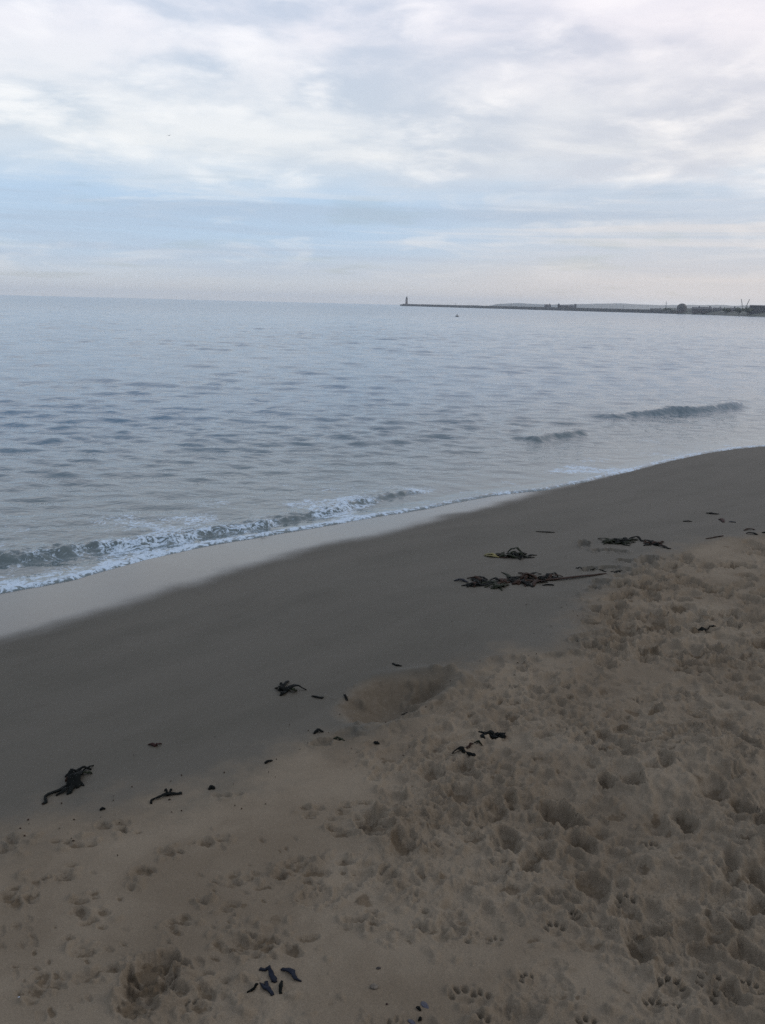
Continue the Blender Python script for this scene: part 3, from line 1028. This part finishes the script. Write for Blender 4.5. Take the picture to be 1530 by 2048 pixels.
scrap('seaweed_scrap', 'tiny dark flake at the near lip in front of the hollow', 'seaweed', [(748, 1484), (753, 1485), (759, 1486)], [4, 7, 3], KELP, .006)
scrap('seaweed_scrap', 'lone dark sliver at the dry sand edge below the two curled weeds', 'seaweed', [(530, 1527), (537, 1524), (544, 1521)], [4, 6, 4], KELP)
# big clump at the left
fr = [('stipe', KELP, [(86, 1609), (92, 1604), (90, 1597), (98, 1591), (118, 1582), (140, 1568)], [6, 7, 6, 7, 8, 9], .008),
      ('frond', KELP, [(112, 1592), (128, 1585), (146, 1572)], [4, 9, 9], .012), ('frond', KELP, [(135, 1590), (142, 1580), (150, 1568)], [4, 9, 9], .012),
      ('frond', KELP, [(146, 1578), (152, 1560), (158, 1544)], [22, 30, 14], .03), ('frond', KELP, [(133, 1556), (145, 1550), (160, 1545)], [12, 14, 9], .03),
      ('frond', KELP, [(150, 1545), (165, 1541), (183, 1539)], [10, 9, 5], .02), ('frond', KELP_GREEN, [(160, 1550), (172, 1549), (184, 1546)], [6, 7, 6], .015),
      ('frond', KELP, [(165, 1542), (174, 1540), (187, 1531)], [6, 4, 2], .012), ('frond', KELP, [(150, 1562), (160, 1567), (168, 1572)], [7, 6, 3], .008),
      ('frond', KELP_BROWN, [(131, 1563), (137, 1560), (145, 1556)], [5, 7, 6], .02), ('frond', KELP, [(148, 1570), (145, 1579), (140, 1588)], [12, 10, 4], .012)]
weed('kelp_clump', 'large black kelp clump with a curled tail, leftmost on the dark sand', 'seaweed', fr, base_px=(148, 1565))
fr = [('stipe', KELP, [(302, 1608), (304, 1602), (320, 1597), (335, 1591), (350, 1590), (364, 1588)], [3, 4, 5, 10, 7, 9], .008),
      ('frond', KELP, [(335, 1592), (332, 1587), (329, 1583)], [5, 4, 2], .02), ('frond', KELP, [(337, 1592), (341, 1586), (344, 1581)], [5, 4, 3], .02)]
weed('seaweed_sprig', 'thin dark sprig with two little upright tips at the dry sand edge', 'seaweed', fr, base_px=(335, 1592))
fr = [('frond', RED, [(297, 1489), (305, 1491), (313, 1493)], [3, 7, 8], .01), ('frond', RED, [(308, 1493), (315, 1492), (322, 1488)], [7, 6, 3], .012)]
weed('red_weed', 'small reddish weed above the large kelp clump on dark sand', 'seaweed', fr, base_px=(308, 1492))
scrap('seaweed_scrap', 'tiny black flake right of the thin dark sprig', 'seaweed', [(418, 1580), (424, 1576), (429, 1579)], [5, 8, 5], KELP, .01)
scrap('seaweed_scrap', 'tiny black flake below right of the large kelp clump', 'seaweed', [(200, 1621), (205, 1619), (211, 1618)], [4, 7, 3], KELP, .006)
# weed on the trampled sand
fr = tuft(985, 1469, 8, 24, 11, 0.022, [KELP], 0, 3.1, .3, 10, 2) + [('frond', KELP, [(990, 1468), (1002, 1470), (1008, 1475)], [9, 9, 5], .015)]
weed('seaweed_clump', 'flat black weed lump on trampled sand right of the hollow', 'seaweed', fr, base_px=(985, 1469))
fr = [('frond', KELP, [(905, 1507), (916, 1509), (928, 1510)], [8, 12, 8], .015), ('frond', KELP, [(925, 1511), (936, 1518), (950, 1523)], [6, 5, 6], .008),
      ('frond', KELP_BROWN, [(930, 1505), (940, 1500), (946, 1494)], [5, 5, 3], .012), ('frond', KELP_GREEN, [(948, 1490), (957, 1492), (964, 1495)], [3, 7, 5], .01)]
weed('forked_weed', 'dark forked weed on trampled sand below the flat black lump', 'seaweed', fr, base_px=(918, 1509))
scrap('seaweed_strap', 'straight dark strap on the dry trodden sand at far right', 'seaweed', [(1392, 1255), (1405, 1254), (1418, 1255), (1431, 1254)], [5, 9, 7, 5], KELP, .01)
scrap('seaweed_strap', 'upper of two parallel dark straps at the right dry sand edge', 'seaweed', [(1488, 1061), (1498, 1059), (1510, 1060)], [4, 6, 4], KELP_BROWN, .01)
scrap('seaweed_strap', 'lower of two parallel dark straps at the right dry sand edge', 'seaweed', [(1492, 1067), (1503, 1068), (1515, 1070)], [5, 8, 5], KELP, .012)
scrap('seaweed_scrap', 'farthest flat dark scrap on the wet sand at right', 'seaweed', [(1414, 1026), (1424, 1028), (1438, 1028)], [6, 9, 6], KELP, .006)
scrap('seaweed_scrap', 'dark brown crumpled scrap right below the farthest flat one', 'seaweed', [(1437, 1039), (1444, 1040), (1447, 1045)], [5, 9, 5], RED, .01)
scrap('seaweed_scrap', 'faint bluish scrap right of the dark brown crumpled scrap', 'seaweed', [(1458, 1044), (1465, 1044), (1471, 1045)], [3, 6, 3], KELP_BLUE, .006)
scrap('seaweed_scrap', 'small dark scrap left of the farthest flat one', 'seaweed', [(1366, 1043), (1374, 1043), (1384, 1043)], [3, 6, 3], KELP, .006)
scrap('seaweed_strand', 'thin dark strand running along the right dry sand edge', 'seaweed', [(1412, 1078), (1425, 1076), (1436, 1074), (1445, 1072)], [3, 5, 5, 6], KELP_BROWN, .006)
scrap('seaweed_scrap', 'black scrap cut off by the right edge beside the parallel straps', 'seaweed', [(1524, 1065), (1530, 1066), (1538, 1067)], [6, 10, 6], KELP, .01)
# torn pieces in the foreground
weed('torn_weed', 'bent bluish black torn weed, upper left of the foreground group', 'seaweed',
     [('frond', KELP_BLUE, [(519, 1941), (529, 1943), (537, 1943), (541, 1952), (547, 1961), (552, 1967)], [6, 6, 6, 9, 12, 5], .006)])
scrap('torn_weed', 'tapered bluish torn weed with thin tail, upper right of the foreground group', 'seaweed', [(563, 1941), (573, 1945), (584, 1951), (591, 1961), (603, 1964)], [5, 8, 12, 7, 1.5], KELP_BLUE, .01)
weed('torn_weed', 'forked bluish torn weed, lower left of the foreground group', 'seaweed',
     [('frond', KELP_BLUE, [(522, 1972), (532, 1981), (540, 1987), (545, 1994)], [8, 10, 8, 7], .008), ('frond', KELP_BLUE, [(534, 1966), (533, 1973), (535, 1981)], [5, 6, 6], .006)])
scrap('torn_weed', 'short upright torn weed, lower right of the foreground group', 'seaweed', [(564, 1965), (562, 1976), (561, 1983), (561, 1991)], [4, 8, 7, 6], KELP, .008)
scrap('seaweed_strand', 'thin dark strand trailing left from the forked torn weed', 'seaweed', [(494, 1988), (504, 1985), (512, 1981), (516, 1977)], [2, 4, 5, 2], KELP, .004)

# shells and pebbles
SHELL = simple('mussel_blue', (0.022, 0.024, 0.040), 0.4, 0.5, 90, 0.4, 0.3)
SHELL_PALE = simple('shell_pale', (0.30, 0.34, 0.42), 0.4, 0.3, 90, 0.5)
STONE = simple('stone_grey', (0.085, 0.075, 0.062), 0.8, 0.4, 120, 0.3, 0.6)
STONE_DARK = simple('stone_dark', (0.022, 0.019, 0.018), 0.7, 0.4, 120, 0.3, 0.6)


def shell(name, label, px, py, lpx, ang, mat):
    x, y = gpx(px, py)
    L = px2m(px, py, lpx)
    bm = bmesh.new()
    rings = []
    for i in range(7):
        v = i / 6
        ring = []
        for k in range(14):
            a_ = 6.2832 * k / 14
            r = math.cos(v * math.pi / 2)
            cx = math.cos(a_) * r * 0.5 + 0.10 * v
            wdt = 0.30 * (1 - 0.55 * (math.cos(a_) * .5 + .5) ** 2)
            ring.append(bm.verts.new((cx * L, math.sin(a_) * r * wdt * L, 0.16 * L * math.sin(v * math.pi / 2) - 0.02 * L)))
        rings.append(ring)
    for A_, B_ in zip(rings[:-1], rings[1:]):
        for k in range(14):
            bm.faces.new((A_[k], A_[(k + 1) % 14], B_[(k + 1) % 14], B_[k]))
    bmesh.ops.remove_doubles(bm, verts=bm.verts, dist=1e-6)
    bm.faces.new([v for v in rings[0] if v.is_valid][::-1])
    o = from_bm(name, bm, mat, None, True)
    o.location = (x, y, sand_z(x, y))
    o.rotation_euler = (random.uniform(-.15, .15), random.uniform(-.1, .1), ang)
    return tagp(o, label, 'shell')


def pebble(name, label, px, py, wpx, mat, flat=0.6, cat='pebble'):
    x, y = gpx(px, py)
    r = px2m(px, py, wpx) / 2
    bm = bmesh.new()
    bmesh.ops.create_icosphere(bm, subdivisions=3, radius=r)
    s_ = random.random() * 90
    for v in bm.verts:
        n_ = mnoise.noise(v.co / r * 0.9 + Vector((s_, 0, 0)))
        v.co *= 1 + 0.35 * n_
        v.co.z *= flat
        v.co.y *= 0.8
    o = from_bm(name, bm, mat, None, True)
    o.location = (x, y, sand_z(x, y) + r * flat * 0.45)
    return tagp(o, label, cat)


shell('mussel_shell', 'blue grey mussel shell near the bottom edge of the sand', 850, 2011, 24, -0.9, SHELL)
shell('mussel_shell', 'dark broken shell cut by the bottom edge below the blue grey mussel', 824, 2043, 20, -0.7, SHELL)
shell('shell_fragment', 'tiny pale blue shell fragment at the lower left corner', 37, 1993, 12, 0.6, SHELL_PALE)
scrap('seaweed_scrap', 'thin black sliver touching the left of the blue grey mussel', 'seaweed', [(833, 2015), (837, 2018), (841, 2022)], [3, 6, 4], KELP, .003)
scrap('seaweed_scrap', 'hooked black flake under the blue grey mussel at the bottom', 'seaweed', [(836, 2040), (840, 2040), (842, 2035)], [3, 6, 3], KELP, .003)
pebble('pebble', 'dark pointed pebble on smooth sand above the mussel shells', 757, 1936, 9, STONE_DARK, .5)
pebble('pebble', 'grey brown pebble on smooth sand below the dark pointed one', 748, 1975, 17, STONE, .55)
pebble('pebble', 'tiny reddish pebble between the grey brown pebble and the mussel', 774, 2008, 5, RED, .6)

# fine dark debris along the damp edge
bm = bmesh.new()
for _ in range(80):
    px, py = random.uniform(-20, 1540), 0
    py = np.interp(px, [0, 430, 690, 880, 1120, 1190, 1400, 1530], [1668, 1570, 1470, 1385, 1290, 1180, 1085, 1065]) + random.gauss(0, 45)
    x, y = gpx(px, py)
    r_ = random.uniform(.0015, .0045)
    a_ = random.random() * 6.283
    vs_ = [bm.verts.new((x + r_ * k_ * math.cos(a_ + q), y + r_ * math.sin(a_ + q), sand_z(x, y) + z_)) for (q, k_, z_) in ((0, 1.8, .001), (1.6, .7, .004), (3.1, 1.5, .001), (4.6, .8, .003))]
    tp_ = bm.verts.new((x, y, sand_z(x, y) + .006))
    for q in range(4):
        bm.faces.new((vs_[q], vs_[(q + 1) % 4], tp_))
    bm.faces.new(vs_[::-1])
o = from_bm('tide_debris', bm, KELP_BROWN)
o['kind'] = 'stuff'

# ------------------------------------------------------------------ the pier, lighthouse and far shore
CONC = simple('pier_stone', (0.060, 0.062, 0.066), 0.85, 0.25, 0.5)
CONC2 = simple('pier_parapet', (0.075, 0.076, 0.078), 0.85, 0.25, 0.5)
LH = simple('lighthouse_stone', (0.13, 0.115, 0.11), 0.8, 0.15, 0.5)
DARK = simple('dark_metal', (0.03, 0.032, 0.035), 0.6, 0.2, 1.0)
GLASS = simple('lantern_glass', (0.10, 0.12, 0.13), 0.2, 0.1, 1.0)


def sea_at(px, dist):
    """point at a given distance along the sight line of a photo column (the horizon row), on the sea"""
    hy_ = 589 + 0.025 * px
    d = ray(px, hy_)
    return np.array([d[0] / d[1] * dist, dist])


PIER = [sea_at(px, d) for px, d in [(813, 1300), (900, 1180), (1000, 1060), (1100, 950), (1200, 860), (1300, 790), (1350, 765)]]


def strip_solid(poly, half, z0, z1, shift=0.0):
    bm = bmesh.new()
    rows = []
    for i, p in enumerate(poly):
        d = poly[min(i + 1, len(poly) - 1)] - poly[max(i - 1, 0)]
        d = d / np.linalg.norm(d)
        nx, ny = -d[1], d[0]
        rows.append([bm.verts.new((p[0] + nx * (s_ + shift), p[1] + ny * (s_ + shift), z)) for (s_, z) in ((-half * 1.15, z0), (half * 1.15, z0), (half, z1), (-half, z1))])
    for A_, B_ in zip(rows, rows[1:]):
        for k in range(4):
            bm.faces.new((A_[k], A_[(k + 1) % 4], B_[(k + 1) % 4], B_[k]))
    bm.faces.new(rows[0][::-1])
    bm.faces.new(rows[-1])
    return bm


pier = tagp(empty('pier', (PIER[0][0], PIER[0][1], 0)), 'long low dark stone pier stretching across the sea to the lighthouse', 'pier')
PL = [p - PIER[0] for p in PIER]
from_bm('pier_wall', strip_solid(PL, 4.5, -2.5, 2.1), CONC, pier)
from_bm('parapet', strip_solid(PL, 0.6, 2.1, 3.1, 3.6), CONC2, pier)
bm = bmesh.new()
add_lathe(bm, [(9.5, -2.5), (9.0, 2.3), (6.0, 2.35), (5.2, 3.3)], 20)
from_bm('pier_head', bm, CONC, pier)
for k in (1, 2, 3, 4):
    bm = bmesh.new()
    t = k * 1.12
    i = int(t)
    p = PL[i] * (1 - t + i) + PL[i + 1] * (t - i)
    add_lathe(bm, [(0.12, 2.1), (0.09, 5.6), (0.3, 5.65), (0.25, 6.0)], 6, (p[0], p[1], 0))
    from_bm('lamp_post', bm, DARK, pier)
lh = tagp(empty('lighthouse', (PIER[0][0], PIER[0][1], 3.3)), 'slender grey lighthouse standing on the far end of the pier', 'lighthouse')
lh.scale = (0.72, 0.72, 0.84)
bm = bmesh.new()
add_lathe(bm, [(2.9, 0), (2.5, 1.2), (2.15, 6.5), (1.85, 9.2)], 18)
from_bm('tower', bm, LH, lh, False)
bm = bmesh.new()
add_lathe(bm, [(1.9, 9.2), (2.5, 9.5), (2.5, 9.75)], 18)
from_bm('gallery', bm, DARK, lh)
bm = bmesh.new()
add_lathe(bm, [(1.25, 9.75), (1.25, 11.2)], 10)
from_bm('lantern', bm, GLASS, lh)
bm = bmesh.new()
add_lathe(bm, [(1.45, 11.2), (1.1, 11.9), (0.35, 12.4), (0.08, 12.6), (0.06, 14.0)], 12)
from_bm('dome', bm, DARK, lh)

# low land where the pier meets the shore (right), and hills behind the harbour
LAND = simple('land_grass', (0.030, 0.038, 0.032), 0.9, 0.3, 0.05)
HILL = simple('hill_ground', (0.060, 0.066, 0.062), 0.9, 0.25, 0.004)


def terrain(name, outline_front, outline_back, hfun, mat, nx=120, ny=10):
    bm = bmesh.new()
    F_ = catmull(outline_front, 6)
    B_ = catmull(outline_back, 6)
    F_ = np.array([[np.interp(t, np.linspace(0, 1, len(F_)), F_[:, k]) for k in (0, 1)] for t in np.linspace(0, 1, nx)])
    B_ = np.array([[np.interp(t, np.linspace(0, 1, len(B_)), B_[:, k]) for k in (0, 1)] for t in np.linspace(0, 1, nx)])
    g = []
    for i in range(nx):
        row = []
        for j in range(ny):
            v = j / (ny - 1)
            p = F_[i] * (1 - v) + B_[i] * v
            row.append(bm.verts.new((p[0], p[1], hfun(i / (nx - 1), v))))
        g.append(row)
    for i in range(nx - 1):
        for j in range(ny - 1):
            bm.faces.new((g[i][j], g[i + 1][j], g[i + 1][j + 1], g[i][j + 1]))
    o = from_bm(name, bm, mat, None, True)
    o['kind'] = 'structure'
    return o


def h_land(t, v):
    rise = min(1.0, v * 9)
    n_ = mnoise.noise(Vector((t * 14, v * 3, 1)))
    return -1.2 + rise * (4.6 + 0.9 * n_) * min(1.0, t * 14 + 0.15) + 2.0 * max(0.0, min(1.0, v * 2)) * min(1.0, t * 6)


terrain('land', [sea_at(1305, 800), sea_at(1340, 770), sea_at(1400, 690), sea_at(1460, 610), sea_at(1530, 545), sea_at(1640, 480), sea_at(1800, 440)],
        [sea_at(1310, 1100), sea_at(1350, 1100), sea_at(1420, 1080), sea_at(1500, 1060), sea_at(1580, 1060), sea_at(1700, 1050), sea_at(1900, 1000)], h_land, LAND)


def h_hill(t, v):
    ridge_ = math.sin(math.pi * min(1, v * 1.0)) ** 0.8
    px = 890 + t * 900
    env = np.interp(px, [880, 905, 940, 960, 985, 1010, 1060, 1110, 1160, 1240, 1330, 1450, 1800], [0, 3, 8, 8, 6, 16, 19, 16, 20, 26, 24, 28, 32])
    n_ = mnoise.noise(Vector((t * 26, v * 2, 4))) * 2.2 + mnoise.noise(Vector((t * 70, v * 4, 8))) * 0.9
    return -1.5 + (env + n_) * ridge_ * 1.0


terrain('hills', [sea_at(885, 3000), sea_at(1100, 2900), sea_at(1330, 2700), sea_at(1530, 2600), sea_at(1790, 2500)],
        [sea_at(885, 3700), sea_at(1100, 3600), sea_at(1330, 3500), sea_at(1530, 3400), sea_at(1790, 3300)], h_hill, HILL, 160, 9)

BRICK = simple('house_brick', (0.060, 0.050, 0.055), 0.85, 0.25, 0.2)
PALE = simple('house_render', (0.14, 0.14, 0.15), 0.85, 0.2, 0.2)
SLATE = simple('roof_slate', (0.035, 0.037, 0.045), 0.8, 0.25, 0.3)
WIN = simple('window_glass', (0.03, 0.035, 0.04), 0.2, 0.2, 1.0)
LEAF = simple('tree_leaf', (0.030, 0.042, 0.026), 0.8, 0.5, 0.6)
BARK = simple('tree_bark', (0.04, 0.032, 0.026), 0.9, 0.3, 2.0)


def land_point(px, dist):
    p = sea_at(px, dist)
    return p


def house(label, px, dist, wpx, hpx, mat, group='houses along the far shore', roof_h=0.45, name='house'):
    p = sea_at(px, dist)
    k = dist / F * 1.02
    wdt, hgt = wpx * k, hpx * k
    z0 = 2.2
    root = tagp(empty(name, (p[0], p[1], z0), -math.atan2(p[0], p[1])), label, 'house' if name == 'house' else 'building', group)
    bm = bmesh.new()
    add_box(bm, (0, 0, hgt * (1 - roof_h) / 2 - 0.6), (wdt, 8, hgt * (1 - roof_h) + 1.2))
    from_bm('wall', bm, mat, root)
    bm = bmesh.new()
    z1, z2 = hgt * (1 - roof_h) + 0.003, hgt
    w2, d2_ = wdt / 2 + .3, 4.3
    v = [bm.verts.new(c) for c in ((-w2, -d2_, z1), (w2, -d2_, z1), (w2, d2_, z1), (-w2, d2_, z1), (-w2 * .93, 0, z2), (w2 * .93, 0, z2))]
    for f in ((0, 1, 5, 4), (2, 3, 4, 5), (0, 4, 3), (1, 2, 5), (3, 2, 1, 0)):
        bm.faces.new([v[i] for i in f])
    rf = from_bm('roof', bm, SLATE, root)
    bm = bmesh.new()
    add_box(bm, (wdt * .3, 0.4, z2 + .1), (0.9, 0.9, 1.6))
    from_bm('chimney', bm, mat, rf)
    nwin = max(2, int(wdt / 3.2))
    for q in range(nwin):
        bm = bmesh.new()
        add_box(bm, ((q + .5) / nwin * wdt - wdt / 2, -4.03, hgt * (1 - roof_h) * .55), (1.2, 0.1, 1.4))
        from_bm('window', bm, WIN, root)
    return root


spec = [
    (1392, 720, 16, 8.5, BRICK, 'dark low house just right of the round topped building'),
    (1412, 700, 20, 9.0, BRICK, 'long brown house in the middle of the far shore'),
    (1434, 690, 16, 8.5, SLATE, 'grey blue house left of the gap before the green trees'),
    (1462, 660, 18, 9.0, BRICK, 'reddish roofed house left of the two crane jibs'),
]
for (px, d, wp, hp_, mt, lb) in spec:
    house(lb, px, d, wp, hp_, mt)
house('broad flat dark block at the right end of the far shore', 1518, 600, 36, 15, SLATE, 'large blocks on the far shore', 0.12, 'apartment_block')
house('pale low shed behind the pier left of the round topped building', 1312, 900, 22, 4.5, PALE, 'sheds by the pier', 0.3, 'harbour_shed')

# round topped building
p = sea_at(1363, 760)
db = tagp(empty('domed_building', (p[0], p[1], 2.0)), 'dark round topped building rising above the far shore', 'building')
bm = bmesh.new()
add_lathe(bm, [(3.9, -1), (3.9, 3.0)], 16)
from_bm('wall', bm, BRICK, db)
bm = bmesh.new()
add_lathe(bm, [(4.15, 3.003), (4.0, 4.2), (3.3, 5.4), (2.1, 6.3), (0.8, 6.7), (0.3, 6.75)], 16)
from_bm('dome', bm, DARK, db)
for q in range(4):
    bm = bmesh.new()
    a_ = -1.57 + (q - 1.5) * 0.55
    add_box(bm, (3.9 * math.cos(a_), 3.9 * math.sin(a_), 1.6), (0.9, 0.25, 1.6), a_ + 1.57)
    from_bm('window', bm, WIN, db)


def tree(label, px, dist, wpx, hpx, name='tree', cat='tree'):
    p = sea_at(px, dist)
    k = dist / F
    wdt, hgt = wpx * k, hpx * k
    root = tagp(empty(name, (p[0], p[1], 2.0)), label, cat, 'trees on the far shore')
    bm = bmesh.new()
    add_tube(bm, [(0, 0, -1), (0.1, 0, hgt * .3), (0, 0.1, hgt * .6)], [0.35, 0.26, 0.12], 7)
    from_bm('trunk', bm, BARK, root)
    bm = bmesh.new()
    for _ in range(420):
        a_, b_ = random.random() * 6.283, math.acos(random.uniform(-1, 1))
        rr_ = random.random() ** 0.4
        c = Vector((math.cos(a_) * math.sin(b_) * rr_ * wdt / 2, math.sin(a_) * math.sin(b_) * rr_ * wdt / 2, hgt * .58 + math.cos(b_) * rr_ * hgt * .42))
        c += Vector((mnoise.noise(c * .6), mnoise.noise(c * .6 + Vector((9, 0, 0))), mnoise.noise(c * .6 + Vector((0, 9, 0))))) * 0.8
        s_ = random.uniform(.25, .5)
        u = Vector((random.gauss(0, 1), random.gauss(0, 1), random.gauss(0, 1))).normalized()
        v = u.orthogonal().normalized()
        bm.faces.new([bm.verts.new(c + u * s_), bm.verts.new(c + v * s_), bm.verts.new(c - u * s_), bm.verts.new(c - v * s_)])
    from_bm('crown', bm, LEAF, root)


tree('dark green tree left of the crane jibs on the far shore', 1452, 630, 16, 9)
tree('broad green tree directly below the two crane jibs', 1478, 600, 20, 10)
tree('green tree against the broad flat block on the far shore', 1496, 585, 16, 11)
tree('small dark tree where the pier meets the far shore', 1334, 780, 16, 6)


def crane(label, px, dist, lean_px, hpx):
    p = sea_at(px, dist)
    k = dist / F
    root = tagp(empty('crane', (p[0], p[1], 2.0), -math.atan2(p[0], p[1])), label, 'crane', 'cranes on the far shore')
    bm = bmesh.new()
    add_box(bm, (0, 0, 1.5), (2.6, 2.2, 5.0))
    from_bm('cab', bm, DARK, root)
    bm = bmesh.new()
    top = (lean_px * k, 0, hpx * k)
    for s_ in (-.35, .35):
        add_tube(bm, [(s_, -.3, 3.0), (top[0] + s_ * .4, 0, top[2])], 0.13, 5)
        add_tube(bm, [(s_, .3, 3.0), (top[0] + s_ * .4, 0, top[2])], 0.13, 5)
    for q in range(12):
        t = q / 12
        add_tube(bm, [(-.35 + top[0] * t, 0, 3 + (top[2] - 3) * t), (.35 + top[0] * (t + .08), 0, 3 + (top[2] - 3) * (t + .08))], 0.08, 4)
    from_bm('jib', bm, DARK, root)


crane('thin crane jib leaning left above the far shore trees', 1485, 800, -5, 26)
crane('thin crane jib leaning right above the far shore trees', 1489, 805, 6, 26)


def tower(label, px, dist, wpx, hpx, name, cat):
    p = sea_at(px, dist)
    k = dist / F
    root = tagp(empty(name, (p[0], p[1], -1.5), -math.atan2(p[0], p[1])), label, cat)
    bm = bmesh.new()
    add_box(bm, (0, 0, hpx * k * .4), (wpx * k, wpx * k, hpx * k * .8), 0, .85)
    from_bm('wall', bm, BRICK, root)
    bm = bmesh.new()
    add_box(bm, (0, 0, hpx * k * .9 + .01), (wpx * k * 1.15, wpx * k * 1.15, hpx * k * .2), 0, .5)
    from_bm('roof', bm, SLATE, root)


tower('slim dark tower behind the middle of the pier, left of two', 1117, 1150, 4.5, 14.5, 'harbour_tower', 'tower')
tower('slim dark tower behind the middle of the pier, right of two', 1150, 1120, 5, 15, 'harbour_tower', 'tower')
house('low dark shed behind the pier left of both slim towers', 1095, 1180, 12, 7, BRICK, 'sheds by the pier', .3, 'harbour_shed')
house('long dark shed behind the pier between the two slim towers', 1133, 1160, 26, 6.5, BRICK, 'sheds by the pier', .3, 'harbour_shed')
bm = bmesh.new()
p = sea_at(1331, 830)
mast = tagp(empty('mast', (p[0], p[1], 2.0)), 'faint thin mast left of the round topped building', 'mast')
add_lathe(bm, [(0.35, -1), (0.12, 9.0)], 6)
from_bm('pole', bm, DARK, mast)
bm = bmesh.new()
add_box(bm, (0, 0, 7.2), (2.2, 0.12, 0.12))
from_bm('crossarm', bm, DARK, mast)

# buoy off the pier
p = plane_at(914, 633)
bu = tagp(empty('buoy', (p[0], p[1], 0)), 'small dark buoy afloat in front of the pier', 'buoy')
bu.scale = (0.7, 0.7, 0.6)
bm = bmesh.new()
add_lathe(bm, [(0.25, -.3), (0.5, -.05), (0.5, .12), (0.3, .3)], 14)
from_bm('float', bm, DARK, bu)
bm = bmesh.new()
add_lathe(bm, [(0.07, .3), (0.06, .55), (0.14, .56), (0.1, .75)], 8)
from_bm('topmark', bm, DARK, bu)

# gull far out over the water
GULL = simple('gull_grey', (0.38, 0.40, 0.43), 0.8, 0.2, 6)
d = ray(338, 271)
gp = d * 230 + np.array([0, 0, CAM_Z])
gull = tagp(empty('gull', tuple(gp), R(70)), 'small pale gull gliding high over the sea on the left', 'bird')
bm = bmesh.new()
prof_ = [(-.26, .015), (-.2, .05), (-.08, .085), (.06, .085), (.16, .055), (.24, .045), (.29, .012)]
rings = [[bm.verts.new((x_, r_ * math.cos(6.2832 * k / 8), r_ * .85 * math.sin(6.2832 * k / 8))) for k in range(8)] for (x_, r_) in prof_]
for A_, B_ in zip(rings, rings[1:]):
    for k in range(8):
        bm.faces.new((A_[k], A_[(k + 1) % 8], B_[(k + 1) % 8], B_[k]))
bm.faces.new(rings[0][::-1])
bm.faces.new(rings[-1])
from_bm('body', bm, GULL, gull, True)
for s_ in (-1, 1):
    bm = bmesh.new()
    pr = [(0.05, .10, .03, .16), (.25, .12, .11, .15), (.45, .08, .10, .11), (.66, -.06, .05, .02)]
    tp, bt = [], []
    for (y_, x_, z_, c_) in pr:
        tp.append([bm.verts.new((x_, s_ * y_, z_ + .012)), bm.verts.new((x_ - c_, s_ * y_, z_ + .006))])
        bt.append([bm.verts.new((x_, s_ * y_, z_ - .006)), bm.verts.new((x_ - c_, s_ * y_, z_ - .003))])
    for i in range(3):
        bm.faces.new((tp[i][0], tp[i][1], tp[i + 1][1], tp[i + 1][0]))
        bm.faces.new((bt[i][0], bt[i + 1][0], bt[i + 1][1], bt[i][1]))
        bm.faces.new((tp[i][0], tp[i + 1][0], bt[i + 1][0], bt[i][0]))
        bm.faces.new((tp[i][1], bt[i][1], bt[i + 1][1], tp[i + 1][1]))
    bm.faces.new((tp[3][0], tp[3][1], bt[3][1], bt[3][0]))
    bm.faces.new((tp[0][0], bt[0][0], bt[0][1], tp[0][1]))
    from_bm('wing', bm, GULL, gull)

# ------------------------------------------------------------------ sea haze
hz = bpy.data.materials.new('haze')
hz.use_nodes = True
t = NT(hz.node_tree)
pv = t.n('ShaderNodeVolumePrincipled')
pv.inputs['Color'].default_value = (0.84, 0.90, 0.96, 1)
pv.inputs['Density'].default_value = 0.00019
pv.inputs['Density Attribute'].default_value = ''
out = t.n('ShaderNodeOutputMaterial')
t.put(out.inputs['Volume'], pv.outputs[0])
bm = bmesh.new()
add_box(bm, (0, 0, 24.0), (13000, 13000, 56.0))
hb = from_bm('haze', bm, hz)
hb['kind'] = 'stuff'
